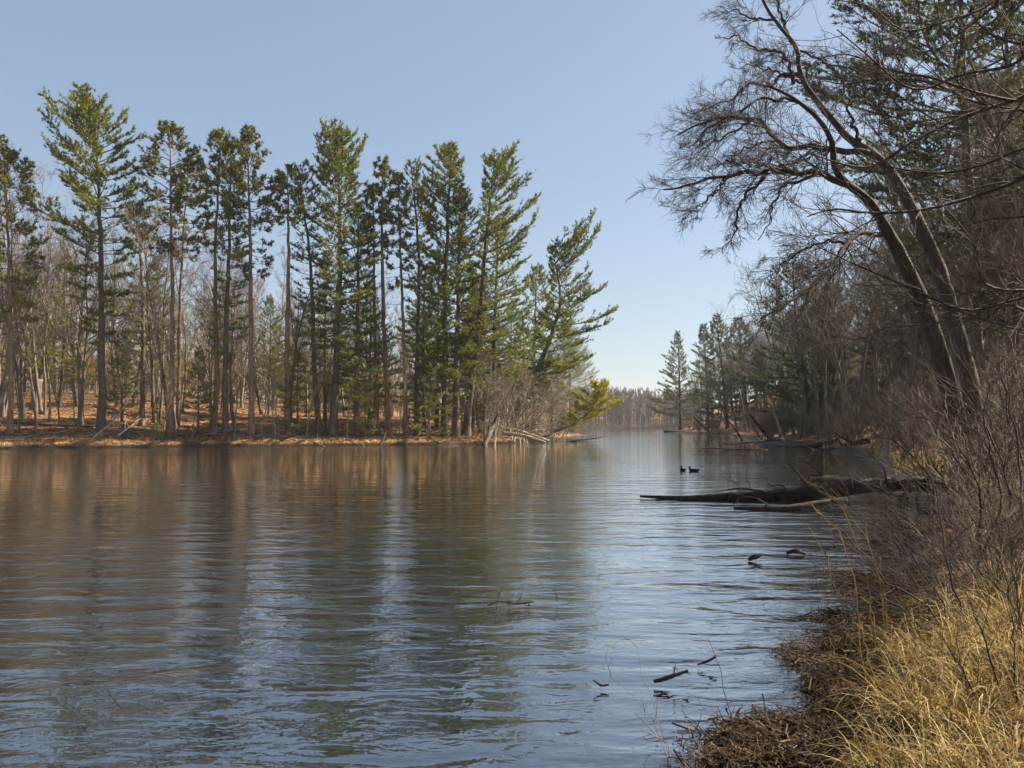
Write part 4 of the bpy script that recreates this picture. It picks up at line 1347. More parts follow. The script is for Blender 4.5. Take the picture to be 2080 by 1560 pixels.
# a second big bare tree rooted beside the frame: its boughs arch in from the right edge
rng = np.random.default_rng(950)
ob = np.array([P(2190, HOR, 13)[0], 13.0, 0])
ob[2] = gz(ob[0], ob[1])
ovh = thing('overhanging_tree', ob, 'leafless tree beyond the right edge whose long thin boughs arch across the top right', 'tree')
trunk = resample([(0, 0, -0.3), (0.1, 0.1, 4), (0.3, 0, 9), (0.2, 0.2, 13)], 20)
b = Bag()
rough_tube(b, trunk, [0.3, 0.24, 0.2, 0.1], 24, 10, 0.08, 5)
link('trunk', b.mesh('trunk', [M_HERO]), ovh)
OV = [
    ([(2150, -60), (1990, 20), (1930, 40), (1830, 60), (1770, 15), (1700, 0)], 13, 12, 3.2),
    ([(2170, 30), (2060, 130), (1960, 150), (1850, 180), (1760, 110), (1700, 60)], 13, 11.5, 3.5),
    ([(2180, 180), (2080, 205), (1990, 190), (1900, 160), (1800, 140), (1720, 110), (1660, 120)], 13, 12, 3.5),
    ([(2190, 240), (2080, 225), (1990, 210), (1880, 165), (1790, 160), (1700, 170), (1640, 150)], 13, 14, 3.0),
    ([(2190, 150), (2070, 200), (1950, 240), (1850, 290), (1760, 340), (1700, 330), (1640, 310)], 13, 12, 4.0),
    ([(2190, 300), (2060, 370), (1960, 405), (1860, 428), (1760, 432), (1690, 425), (1640, 440)], 13, 12, 4.5),
    ([(2200, 560), (2080, 590), (1995, 570), (1985, 510), (1960, 470), (1900, 400)], 12, 11, 3.6),
    ([(2200, 600), (2080, 605), (1960, 630), (1880, 600), (1790, 560), (1700, 520), (1660, 500)], 12, 11.5, 3.2),
    ([(2200, 660), (2080, 670), (1970, 640), (1900, 615), (1830, 600), (1760, 580)], 12, 13, 2.6),
    ([(1990, 625), (1930, 650), (1870, 660), (1800, 665), (1740, 690), (1690, 682)], 12, 12.5, 2.6),
    ([(2180, 60), (2080, 90), (2000, 60), (1940, -20)], 13, 12, 3.0),
    ([(2190, 330), (2090, 300), (2010, 330), (1930, 350), (1840, 345), (1760, 320), (1700, 262)], 13, 13.5, 3.0),
    ([(2190, 420), (2080, 440), (1990, 450), (1900, 500), (1840, 540)], 12.5, 12, 2.6),
    ([(2180, 0), (2070, -10), (1960, 60), (1880, 120), (1820, 170)], 13, 14, 2.6),
]
for q, (pts, y0, y1, rp) in enumerate(OV):
    m_ = len(pts)
    pw = [P(a, c, y0 + (y1 - y0) * i / (m_ - 1)) for i, (a, c) in enumerate(pts)]
    hz = np.clip(pw[0][2] - ob[2] - 0.6, 0.6, 12.6)
    start = np.array([np.interp(hz, trunk[:, 2], trunk[:, 0]), np.interp(hz, trunk[:, 2], trunk[:, 1]), hz])
    ln = resample([start] + [w - ob for w in pw], 24)
    kk2 = 13 / F
    b = Bag()
    c, rr = rough_tube(b, ln, [rp * 1.5 * kk2, rp * kk2, rp * 0.7 * kk2, rp * 0.3 * kk2], 30, 6, 0.06, 40 + q)
    lo = link('limb', b.mesh('limb', [M_HERO]), ovh)
    bb = Bag()
    a1, ar1 = spawn(rng, c[None], rr[None], 17, 0.2, 1.0, (25, 60), 0.22, 8, 0.12, 0.02, 0.7, 0.5, 0.006, 0.5, 0.3)
    tubes(bb, a1, ar1, 4)
    a2, ar2 = spawn(rng, a1, ar1, 5, 0.12, 1.0, (25, 60), 0.45, 5, 0.16, 0.0, 0.6, 0.6, 0.004, 0.4, 0.35)
    tubes(bb, a2, ar2, 3)
    a3, ar3 = spawn(rng, a2, ar2, 3, 0.1, 1.0, (25, 60), 0.5, 3, 0.16, 0.0, 0.6, 0.7, 0.003, 0.4, 0.3)
    slivers(bb, rng, a3[:, 0], a3[:, -1] - a3[:, 0], 1.0, 0.007)
    link('twig_spray', bb.mesh('twig_spray', [M_DARKTWIG]), lo)

# ------------------------------------------------------------ far wood, one mass
def woodland(name, label, spots, seed, hgt=(13, 20), tw=90, thick=0.10, mt=None):
    rng = np.random.default_rng(seed)
    b = Bag()
    spots = np.array(spots)
    K = len(spots)
    z = ground_z(spots[:, 0], spots[:, 1])
    H = rng.uniform(hgt[0], hgt[1], K)
    base = np.column_stack([spots, z - 0.2])
    n = 5
    T = base[:, None] + UP * (H[:, None] * np.linspace(0, 1, n)[None])[..., None] + rng.normal(size=(K, n, 3)) * [0.25, 0.25, 0] * np.linspace(0, 1, n)[None, :, None]
    R = thick * 0.9 * np.linspace(1, 0.3, n)[None] * rng.uniform(0.7, 1.3, K)[:, None]
    tubes(b, T, R, 3)
    l1, r1 = spawn(rng, T, R, 7, 0.12, 0.97, (25, 50), 0.36, 3, 0.1, 0.15, 0.6, 0.6, thick * 0.4)
    tubes(b, l1, r1, 3)
    idx = np.repeat(np.arange(len(l1)), tw // 7)
    q, Td = interp_lines(l1, idx, rng.uniform(0.15, 1, len(idx)))
    d = nrm(Td + rng.normal(size=q.shape) * 0.6 + UP * 0.3)
    slivers(b, rng, q, d, rng.uniform(0.7, 2.0, len(q)), thick * 0.9)
    o = np.array([spots[:, 0].mean(), spots[:, 1].mean(), 0])
    return tag(link(name, b.mesh(name, [mt or M_FARBARK], True, o), None, o), label, None, None, 'stuff')


rng = np.random.default_rng(77)
sp_ = []
while len(sp_) < 380:
    y = rng.uniform(463, 520)
    x = rng.uniform(38, 118)
    if shore_dist(x, y)[0] > 1.5:
        sp_.append((x, y))
woodland('far_woodland', 'hazy leafless wood closing the far end of the lake', sp_, 1, (15, 20), 147, 0.28)
sp_ = []
while len(sp_) < 330:
    y = rng.uniform(105, 190)
    x = rng.uniform(-0.75, 0.02) * y
    if shore_dist(x, y)[0] > 6:
        sp_.append((x, y))
woodland('background_woodland', 'distant leafless wood seen between the trunks of the left bank', sp_, 2, (9, 15), 90, 0.075, M_GOLD)
sp_ = []
while len(sp_) < 420:
    y = rng.uniform(94, 150)
    x = rng.uniform(-0.72, 0.04) * y
    if shore_dist(x, y)[0] > 8:
        sp_.append((x, y))
woodland('undergrowth', 'golden-brown undergrowth filling the wood floor behind the left bank', sp_, 9, (2.5, 7.5), 126, 0.09, M_GOLD)
sp_ = []
while len(sp_) < 200:
    y = rng.uniform(215, 330)
    x = rng.uniform(40, 240)
    if shore_dist(x, y)[0] > 8:
        sp_.append((x, y))
woodland('hilltop_woodland', 'leafless wood receding behind the lone end pine on the right', sp_, 3, (9, 14), 80, 0.10)
for q, px in enumerate([1283, 1291, 1300, 1312]):
    Yf = 466
    x = P(px, HOR, Yf)[0]
    tr, cr = make_bare(np.random.default_rng(800 + q), 15, 0.32, 0.02, 8, 0.4, 0.25, 0.5, 0.06)
    t = thing('pale_tree', (x, Yf, gz(x, Yf)), 'white-trunked tree standing out in the far wood across the lake', 'tree', 'white trunks in the far wood')
    link('trunk', tr.mesh('trunk', [M_PALE]), t)
    link('crown', cr.mesh('crown', [M_PALE]), t)
x = P(1216, HOR, 300)[0]


# ------------------------------------------------------------ big fallen trunk in the water on the right
rng = np.random.default_rng(40)
t = thing('fallen_tree', P(1990, 1010, 18.9), 'long dark rotting trunk stretching from the right bank far out into the lake', 'log')
o = np.array(t.location)
L = [P(2010, 1012, 18.8), P(1950, 993, 18.9), P(1880, 984, 19), P(1800, 984, 19), P(1740, 988, 18.9), P(1680, 998, 18.8), P(1600, 1003, 18.7), P(1500, 1008, 18.6), P(1400, 1012, 18.5), P(1300, 1008, 18.8)]
b = Bag()
c, rr = rough_tube(b, [w - o for w in L], [0.12, 0.15, 0.155, 0.145, 0.14, 0.13, 0.115, 0.09, 0.07, 0.05, 0.025], 110, 18, 0.24, 41)
link('trunk', b.mesh('trunk', [M_LOG]), t)
for q, pts in enumerate([
    [(1790, 985), (1745, 996), (1700, 1010), (1690, 1020)], [(1715, 1000), (1700, 975), (1660, 973), (1632, 976)], [(1800, 975), (1795, 950), (1770, 925), (1760, 912)],
    [(1730, 990), (1726, 968), (1722, 955)], [(1850, 990), (1820, 1020), (1790, 1050)], [(1900, 985), (1880, 960), (1850, 940)], [(1640, 990), (1620, 960), (1590, 935), (1570, 925)],
    [(1600, 995), (1585, 985), (1560, 990)], [(1870, 995), (1850, 1030), (1800, 1040), (1760, 1035)], [(1560, 1000), (1500, 992), (1450, 1000)], [(1930, 990), (1900, 950), (1890, 930)],
    [(1690, 990), (1660, 955), (1640, 935), (1610, 925)], [(1750, 985), (1790, 1000), (1840, 1010), (1880, 1030)]]):
    m_ = len(pts)
    pw = [P(a, c_, 18.7 - 0.25 * i * (1 if q % 2 else -0.4)) - o for i, (a, c_) in enumerate(pts)]
    bb = Bag()
    c3, r3 = rough_tube(bb, pw, [0.035, 0.026, 0.018, 0.008] if q > 1 else [0.11, 0.085, 0.06, 0.03], 14, 7, 0.12, 60 + q)
    a1, ar1 = spawn(rng, c3[None], r3[None], 7, 0.3, 1, (25, 60), 0.4, 5, 0.16, 0.0, 0.6, 0.5, 0.005)
    tubes(bb, a1, ar1, 3)
    link('branch', bb.mesh('branch', [M_LOG if q < 2 else M_DARKTWIG]), t)
t = thing('fallen_log', P(1700, 1022, 16.4), 'short half-sunk log with a sunlit yellow edge in front of the long dark trunk', 'log')
o = np.array(t.location)
b = Bag()
rough_tube(b, [w - o for w in [P(1720, 1018, 16.4), P(1670, 1022, 16.4), P(1620, 1030, 16.3), P(1560, 1033, 16.3), P(1490, 1032, 16.5)]], [0.075, 0.065, 0.06, 0.055, 0.025], 40, 12, 0.14, 43)
link('trunk', b.mesh('trunk', [M_LOG]), t)
bb = Bag()
rough_tube(bb, [w - o for w in [P(1490, 1024, 16.5), P(1510, 1010, 16.4), P(1535, 1012, 16.3), P(1560, 1026, 16.3)]], [0.012, 0.014, 0.016, 0.016], 16, 5, 0.1, 44)
link('branch', bb.mesh('branch', [M_LOG]), t)

# sticks poking out of the lake
def wy(py):
    return CH * F / (py - HOR)


for label, cat, pts, rad, tw, nm in [
    ('forked dark stick poking out of the water below the short half-sunk log', 'stick', [(1520, 1137, 0), (1530, 1132, 0), (1549, 1127, 0)], [0.02, 0.035, 0.012], 0, 'stick'),
    ('low dark hump of wood in the water right of the forked stick', 'driftwood', [(1598, 1124, 0), (1612, 1119, 0), (1636, 1125, 0)], [0.02, 0.035, 0.015], 0, 'driftwood'),
    ('dark water-soaked root near the reeds at the right', 'driftwood', [(1683, 1250, 0), (1692, 1243, 0), (1704, 1250, 0)], [0.02, 0.035, 0.02], 3, 'driftwood'),
    ('long floating stick with a knobbly dark end at lower centre right', 'stick', [(1328, 1384, 0), (1350, 1378, 0), (1375, 1370, 0), (1398, 1362, 0)], [0.012, 0.017, 0.012, 0.009], 2, 'stick'),
    ('short leafy stick floating beside the thin upright stem at lower right', 'stick', [(1417, 1350, 0), (1440, 1342, 0), (1454, 1334, 0)], [0.006, 0.010, 0.008], 3, 'stick'),
    ('small v-shaped dark twig floating left of the long floating stick', 'stick', [(1205, 1381, 0), (1222, 1392, 0), (1237, 1391, 0)], [0.004, 0.009, 0.006], 1, 'stick'),
    ('thin bare branch breaking the surface at the middle of the lake', 'branch', [(990, 1230, 0), (1015, 1222, 0), (1050, 1226, 0), (1084, 1222, 0)], [0.006, 0.008, 0.012, 0.006], 9, 'fallen_branch'),
    ('tiny upright twig sticking out right of the thin bare branch', 'stick', [(1132, 1222, 0), (1131, 1212, 0), (1124, 1196, 0)], [0.004, 0.004, 0.003], 1, 'stick'),
]:
    Y = wy(max(p[1] for p in pts))
    pole(nm, label, cat, [P(a, c, Y) for a, c, _ in pts], rad, M_LOG if cat != 'branch' else M_DARKTWIG, hash(label) % 97 if False else len(label), 6, twigs=tw, twig_ratio=0.3)


# ------------------------------------------------------------ ducks
def duck(loc, rz, label, tuck=0.0):
    t = thing('duck', loc, label, 'duck', 'two ducks on the lake', rz)
    t.scale = (0.85, 0.85, 0.85)
    # body along +x: tail at -x, breast at +x, neck and head as one continuous skin
    stn = [(-0.27, 0.095, 0.008, 0.006), (-0.22, 0.08, 0.03, 0.02), (-0.14, 0.06, 0.075, 0.055), (-0.03, 0.045, 0.105, 0.08), (0.08, 0.045, 0.10, 0.08), (0.15, 0.065, 0.075, 0.07),
           (0.175, 0.11, 0.045, 0.05), (0.175, 0.155, 0.034, 0.04), (0.185, 0.19, 0.038, 0.04), (0.205, 0.215, 0.034, 0.034), (0.235, 0.215, 0.02, 0.02), (0.25, 0.208, 0.006, 0.006)]
    k = 12
    V, c = [], np.array([(a, 0, b_) for a, b_, _, _ in stn])
    T = nrm(np.gradient(c, axis=0))
    for i, (a, zz, w, h) in enumerate(stn):
        side = np.array([0, 1.0, 0])
        upv = np.cross(side, T[i]) * -1
        for j in range(k):
            th = 2 * math.pi * j / k
            V.append(c[i] + side * w * math.cos(th) + upv * h * math.sin(th))
    Q = [(i * k + j, i * k + (j + 1) % k, (i + 1) * k + (j + 1) % k, (i + 1) * k + j) for i in range(len(stn) - 1) for j in range(k)]
    b = Bag()
    b.add(V, Q, [(0, j + 1, j) for j in range(1, k - 1)] + [((len(stn) - 1) * k, (len(stn) - 1) * k + j, (len(stn) - 1) * k + j + 1) for j in range(1, k - 1)])
    link('body', b.mesh('body', [M_DUCK]), t)
    b = Bag()
    tubes(b, [(0.235, 0, 0.212), (0.265, 0, 0.205), (0.30, 0, 0.200)], [0.014, 0.016, 0.010], 8, 0, True)
    link('bill', b.mesh('bill', [M_BILL]), t)
    for s in (-1, 1):
        b = Bag()
        tubes(b, [(0.10, s * 0.085, 0.075), (0.0, s * 0.105, 0.085), (-0.12, s * 0.07, 0.095), (-0.22, s * 0.02, 0.11)], [0.02, 0.04, 0.03, 0.006], 8, 0, True)
        link('wing', b.mesh('wing', [M_DUCK]), t)
    return t


M_DUCK = bark('dark_plumage', (0.008, 0.007, 0.007), (0.02, 0.016, 0.014), (0.05, 0.04, 0.03), 30, 1, 0.2)
M_BILL = bark('duck_bill', (0.05, 0.045, 0.02), (0.08, 0.07, 0.03), (0.1, 0.09, 0.04), 30, 1, 0.1)
Yd = wy(956)
pd_ = P(1387, 956, Yd)
duck((pd_[0], Yd, -0.015), math.radians(97), 'left one of the two dark ducks on the lake, seen from behind')
pd_ = P(1410, 957, Yd * 0.99)
duck((pd_[0], pd_[1], -0.015), math.radians(168), 'right one of the two dark ducks on the lake, side on')

# ------------------------------------------------------------ foreground: sedge, reed litter, brush
def blades(bag, rng, base, L, az, lean, droop, w, n=5, m=0):
    K = len(base)
    d0 = np.stack([np.cos(az) * np.sin(lean), np.sin(az) * np.sin(lean), np.cos(lean)], -1)
    hor = np.stack([np.cos(az), np.sin(az), np.zeros(K)], -1)
    pts = np.zeros((K, n, 3))
    pts[:, 0] = base
    d = d0
    for i in range(1, n):
        pts[:, i] = pts[:, i - 1] + d * (L / (n - 1))[:, None]
        d = nrm(d + (hor * 0.5 - UP) * (droop * i / n)[:, None] + rng.normal(size=(K, 3)) * 0.08)
    side = nrm(np.cross(hor, UP) + rng.normal(size=(K, 3)) * 0.3)
    ww = w[:, None, None] * np.linspace(1, 0.15, n)[None, :, None] / 2
    V = np.stack([pts - side[:, None] * ww, pts + side[:, None] * ww], 2).reshape(-1, 3)
    b = (np.arange(K) * n * 2)[:, None]
    i = (np.arange(n - 1) * 2)[None]
    Q = np.stack([b + i, b + i + 1, b + i + 3, b + i + 2], -1).reshape(-1, 4)
    bag.add(V, Q, None, m)


def land_points(rng, K, xr, yr, dmin, dmax, clump=0):
    xs, ys = [], []
    got = 0
    while got < K:
        x = rng.uniform(*xr, K)
        y = yr[0] + (yr[1] - yr[0]) * rng.random(K) ** 1.5
        d = shore_dist(x, y)
        ok = (d > dmin) & (d < dmax)
        if clump:
            ok &= (lumps(x, y, clump, 12) + rng.normal(0, 0.35, K)) > 0.05
        xs.append(x[ok])
        ys.append(y[ok])
        got += ok.sum()
    x, y = np.concatenate(xs)[:K], np.concatenate(ys)[:K]
    return np.column_stack([x, y, ground_z(x, y)])


rng = np.random.default_rng(2024)
# tussocks: individually placed
TUS = [(1885, 0, 5.3, 0.46), (1955, 0, 6.1, 0.55), (2035, 0, 6.6, 0.6), (2095, 0, 6.9, 0.6), (1930, 0, 4.8, 0.52), (1995, 0, 5.2, 0.55), (2075, 0, 5.6, 0.58), (1880, 0, 4.2, 0.5),
       (1950, 0, 4.0, 0.5), (2040, 0, 4.3, 0.5), (2120, 0, 4.6, 0.5), (1850, 0, 3.5, 0.4), (1935, 0, 3.2, 0.4), (2040, 0, 3.3, 0.4)]
for q, (px, py, Y, hgt) in enumerate(TUS):
    x = P(px, HOR, Y)[0]
    o = np.array([x, Y, gz(x, Y)])
    K = 420
    b = Bag()
    rad = rng.random(K) ** 0.6 * 0.27
    a0 = rng.uniform(0, 6.28, K)
    base = np.column_stack([np.cos(a0) * rad, np.sin(a0) * rad, np.full(K, -0.03) + 0.05])
    az = a0 + rng.normal(0, 0.9, K)
    blades(b, rng, base, hgt * rng.uniform(0.45, 1.05, K), az, np.radians(rng.uniform(5, 75, K)), rng.uniform(0.3, 2.2, K), rng.uniform(0.003, 0.010, K), 7)
    lab = 'arching straw sedge tussock ' + ('at the very bottom edge' if Y < 4.1 else 'beside the dark reed litter' if px < 1890 else 'at the right edge' if px > 2030 else 'under the black-stemmed shrub' if Y < 7 else 'farthest up the near bank')
    tag(link('sedge_tussock', b.mesh('sedge_tussock', [M_GRASS], False), None, o), lab, 'grass tussock', 'straw-coloured tussocks at the near shore')
# loose dry grass cover
b = Bag()
K = 17000
base = land_points(rng, K, (0.6, 9), (1.2, 17), 0.3, 7.0, 2.4)
fx = base[:, 0] / base[:, 1]
keep = (fx > 0.475 + 0.025 * (base[:, 1] - 3.4) + 0.03 * rng.normal(size=K)) & ((base[:, 1] < 6.8) | (rng.random(K) < 0.12)) & (rng.random(K) < 0.7)
base = base[keep]
K = len(base)
dist = np.hypot(base[:, 0], base[:, 1])
blades(b, rng, base, rng.uniform(0.12, 0.55, K) * (0.8 + 0.02 * dist), np.pi * 0.9 + rng.normal(0, 1.3, K), np.radians(rng.uniform(15, 88, K)), rng.uniform(0.2, 1.8, K), rng.uniform(0.003, 0.010, K) * (0.8 + 0.05 * dist), 5)
K = 9000
base = land_points(rng, K, (8, 34), (17, 60), 0.2, 12.0, 0.5)
blades(b, rng, base, rng.uniform(0.25, 0.75, K), rng.uniform(0, 6.28, K), np.radians(rng.uniform(5, 60, K)), rng.uniform(0.1, 0.7, K), rng.uniform(0.015, 0.035, K), 4)
tag(link('dry_grass', b.mesh('dry_grass', [M_GRASS], False)), 'dry straw grass covering the right bank', None, None, 'stuff')
# grass fringe along the left bank edge
b = Bag()
K = 3800
px = rng.uniform(-40, 1130, K)
Yb = np.interp(px, [-40, 0, 300, 560, 700, 960, 1050, 1130], [56.8, 58, 61.8, 64.6, 66.2, 71.3, 80, 98]) + rng.uniform(-0.5, 1.8, K)
x = (px - CX) / F * Yb
d = shore_dist(x, Yb)
ok = (d > 0.05) & (d < 2.5)
base = np.column_stack([x, Yb, ground_z(x, Yb)])[ok]
K = len(base)
blades(b, rng, base, rng.uniform(0.12, 0.42, K), rng.uniform(0, 6.28, K), np.radians(rng.uniform(10, 75, K)), rng.uniform(0.2, 0.9, K), rng.uniform(0.02, 0.05, K), 4)
tag(link('bank_grass', b.mesh('bank_grass', [M_GRASS], False)), 'fringe of dry grass along the left waterline', None, None, 'stuff')


def litter(name, label, K, pos, Lr, wr, mt, seed, zfun=None):
    rng = np.random.default_rng(seed)
    b = Bag()
    az = rng.uniform(0, 6.28, K)
    tilt = rng.normal(0, 0.22, K)
    L = rng.uniform(*Lr, K)
    w = rng.uniform(*wr, K)
    d = np.stack([np.cos(az) * np.cos(tilt), np.sin(az) * np.cos(tilt), np.sin(tilt)], -1)
    s = nrm(np.cross(d, UP) + rng.normal(size=(K, 3)) * 0.35)
    bend = rng.normal(size=(K, 3)) * (L * 0.12)[:, None]
    A = pos - d * L[:, None] / 2
    C = pos + d * L[:, None] / 2
    Mp = pos + bend
    ww = w[:, None] / 2
    V = np.stack([A - s * ww, A + s * ww, Mp - s * ww, Mp + s * ww, C - s * ww * 0.4, C + s * ww * 0.4], 1).reshape(-1, 3)
    i = (np.arange(K) * 6)[:, None]
    Q = np.concatenate([i + [[0, 1, 3, 2]], i + [[2, 3, 5, 4]]], 0)
    b.add(V, Q)
    return tag(link(name, b.mesh(name, [mt], False)), label, None, None, 'stuff')


# matted dark reeds washed up on the near shore and floating on its edge
rng = np.random.default_rng(88)
pts = []
MATS = [(1700, 1310, 60, 40, 1500), (1750, 1350, 75, 40, 2200), (1665, 1385, 35, 18, 700), (1720, 1430, 60, 45, 2000), (1700, 1455, 50, 40, 1500), (1600, 1500, 130, 30, 3000), (1540, 1480, 70, 20, 1200), (1700, 1540, 110, 25, 2600),
        (1510, 1545, 80, 18, 1500), (1720, 1180, 50, 25, 900), (1790, 1200, 70, 40, 1500), (1800, 1100, 80, 30, 1200), (1900, 1070, 90, 30, 1200), (1850, 1250, 70, 50, 1600), (1595, 1318, 28, 8, 160), (1605, 1335, 25, 12, 120),
        (1820, 1470, 60, 60, 1400), (1680, 1245, 40, 10, 260), (1760, 1260, 50, 25, 700), (1530, 1440, 12, 4, 24), (1620, 1455, 55, 12, 130)]
for (px, py, sx, sy, K) in MATS:
    K = int(K * 0.72)
    a = px + rng.normal(0, 1, K) * sx * 0.6
    c = py + rng.normal(0, 1, K) * sy * 0.6
    Yk = CH * F / (c - HOR)
    xk = (a - CX) / F * Yk
    pts.append(np.column_stack([xk, Yk]))
xx = rng.uniform(1.5, 12, 30000)
yy = rng.uniform(3.0, 17, 30000)
dd = shore_dist(xx, yy)
kk_ = (dd > 0.1) & (dd < 5) & (rng.random(30000) < 0.22)
pts.append(np.column_stack([xx, yy])[kk_])
pts = np.concatenate(pts)
pts = pts[pts[:, 1] > 3.0]
gzv = ground_z(pts[:, 0], pts[:, 1])
z = np.maximum(gzv, 0.0) + np.abs(rng.normal(0, 0.03, len(pts))) + 0.008
litter('reed_litter', 'mat of dark rotting reeds washed up along the near right shore', len(pts), np.column_stack([pts, z]), (0.05, 0.22), (0.004, 0.012), M_REED, 5)
# litter of leaves on the near right bank
rng = np.random.default_rng(89)
pos = land_points(rng, 3400, (0.8, 10), (3.6, 20), 0.1, 8)
pos[:, 2] += rng.uniform(0.01, 0.06, len(pos))
litter('leaf_litter', 'brown fallen leaves between the grasses of the near right bank', len(pos), pos, (0.04, 0.085), (0.02, 0.04), M_LEAF, 6)
# leaf litter on the left slope: pieces catch the low sun
px = rng.uniform(-60, 1100, 16000)
Yb = rng.uniform(58, 90, 16000)
x = (px - CX) / F * Yb
ok = shore_dist(x, Yb) > 0.5
pos = np.column_stack([x, Yb, ground_z(x, Yb) + rng.uniform(0.01, 0.10, 16000)])[ok]
litter('fallen_leaves', 'orange-brown fallen leaves spread over the left slope', len(pos), pos, (0.12, 0.28), (0.08, 0.16), M_LEAF, 7)


def oak_leaf(q, px, py, Y, s, label):
    rng = np.random.default_rng(q)
    k = 14
    a = np.linspace(0, 2 * np.pi, k, endpoint=False)
    rr = 1 + 0.25 * np.sin(5 * a + 1)
    V = [(0, 0, 0)] + [(s * rr[i] * math.cos(a[i]), s * 0.55 * rr[i] * math.sin(a[i]), s * (0.25 * math.sin(3 * a[i]) + 0.2 * rng.normal())) for i in range(k)]
    b = Bag()
    b.add(V, None, [(0, i + 1, (i + 1) % k + 1) for i in range(k)])
    o = link('oak_leaf', b.mesh('oak_leaf', [M_ORANGE], False), None, P(px, py, Y))
    o.rotation_euler = (rng.uniform(0.4, 1.3), rng.uniform(-0.6, 0.6), rng.uniform(0, 6))
    return tag(o, label, 'leaf')


oak_leaf(1, 1972, 1412, 4.6, 0.045, 'curled orange leaf caught in the sedge at lower right')
oak_leaf(2, 2066, 1432, 4.4, 0.06, 'larger orange-red leaf caught in the sedge at the right edge')
oak_leaf(3, 2030, 1480, 4.3, 0.04, 'pale tan leaf in the sedge left below the orange-red leaf')
oak_leaf(4, 1925, 1080, 9.0, 0.06, 'bright yellow leaf hanging in the brush above the sedge')


def brush(label, stems, Y, seed, r=0.008, name='bare_shrub', mt=M_DARKTWIG, k1=9, ratio=0.35, cat='shrub', group='brush at the near right shore', spread=0.5, lv3=3):
    """shrub from hand-placed stems given as lists of photo points; every stem starts at the root"""
    rng = np.random.default_rng(seed)
    x = P(stems[0][0][0], HOR, Y)[0]
    o = np.array([x, Y, gz(x, Y)])
    t = thing(name, o, label, cat, group)
    for s in stems:
        m_ = len(s)
        yo = rng.uniform(-spread, spread)
        pw = [P(a, c, Y + yo * i / max(m_ - 1, 1)) - o for i, (a, c) in enumerate(s)]
        pw = [np.array([rng.normal(0, 0.05), rng.normal(0, 0.05), -0.05])] + pw[1:]
        ln = resample(pw, 16)
        ln[2:] += rng.normal(size=ln[2:].shape) * 0.008 * Y / 6
        b = Bag()
        rr = np.linspace(r, r * 0.35, 16)
        tubes(b, ln[None], rr[None], 6)
        if k1:
            a1, ar1 = spawn(rng, ln[None], rr[None], k1, 0.2, 1, (20, 50), ratio, 7, 0.10, 0.03, 0.6, 0.55, 0.0022, 0.4, 0.4)
            tubes(b, a1, ar1, 4)
            if lv3:
                a2, ar2 = spawn(rng, a1, ar1, lv3, 0.2, 1, (20, 50), 0.5, 5, 0.12, 0.02, 0.6, 0.6, 0.0016, 0.4, 0.4)
                tubes(b, a2, ar2, 3)
        link('stem', b.mesh('stem', [mt]), t)
    return t


brush('dark dogwood-like shrub forking above the sunlit grass at the right edge', [
    [(2010, 1300), (2000, 1180), (2035, 1000), (2005, 900), (1995, 860), (2010, 780)], [(2010, 1300), (2040, 1150), (2050, 1010), (2020, 900), (1960, 800), (1900, 760)],
    [(2010, 1300), (2000, 1150), (1990, 1000), (1940, 900), (1880, 850)], [(2010, 1300), (2060, 1180), (2075, 1000), (2060, 850), (2030, 740)]], 8.0, 1, 0.014, k1=12, ratio=0.3)
brush('thin black-stemmed shrub leaning left over the reed litter', [
    [(2060, 1480), (1960, 1330), (1880, 1230), (1800, 1180), (1750, 1120), (1690, 1060)], [(2060, 1480), (1980, 1380), (1900, 1200), (1850, 1130), (1830, 1050)],
    [(2060, 1480), (2000, 1330), (1940, 1200), (1920, 1130), (1900, 1000)], [(2060, 1480), (1950, 1370), (1850, 1250), (1740, 1190), (1680, 1175)]], 5.6, 2, 0.010, k1=9)
brush('tangled brown shrub behind the sedge, right of the long dark trunk', [
    [(1960, 1120), (1940, 1040), (1880, 960), (1820, 900), (1760, 870)], [(1960, 1120), (1900, 1050), (1830, 1010), (1750, 980), (1700, 960)],
    [(1960, 1120), (1970, 1020), (1940, 930), (1900, 850)], [(1960, 1120), (1890, 1080), (1800, 1070), (1740, 1050)], [(1960, 1120), (2000, 1030), (2000, 930), (1980, 850)]], 12.0, 3, 0.015, k1=13)
brush('low twiggy shrub over the mud below the long dark trunk', [
    [(1900, 1180), (1860, 1120), (1800, 1080), (1730, 1040), (1690, 1010)], [(1900, 1180), (1830, 1140), (1770, 1120), (1700, 1110)], [(1900, 1180), (1870, 1100), (1850, 1040), (1830, 980)],
    [(1900, 1180), (1940, 1090), (1930, 1020)], [(1900, 1180), (1850, 1160), (1790, 1165)]], 9.0, 4, 0.010, k1=12)
brush('arching thicket of fine stems filling the right edge above the sedge', [
    [(2100, 1250), (2060, 1100), (2000, 980), (1920, 900), (1850, 860)], [(2100, 1250), (2080, 1100), (2030, 950), (1950, 840), (1880, 790)], [(2100, 1250), (2110, 1080), (2080, 900), (2020, 780)],
    [(2100, 1250), (2030, 1160), (1960, 1110), (1900, 1090)], [(2100, 1250), (2100, 1050), (2060, 860), (2040, 720)]], 9.5, 5, 0.012, k1=14)
brush('grey leafless shrub half out of view at the lower right corner', [
    [(2090, 1600), (2010, 1450), (1950, 1350), (1900, 1280)], [(2090, 1600), (2060, 1450), (2000, 1300), (1960, 1200), (1930, 1150)], [(2090, 1600), (2080, 1450), (2060, 1330), (2060, 1250)]], 4.0, 6, 0.007, k1=8)
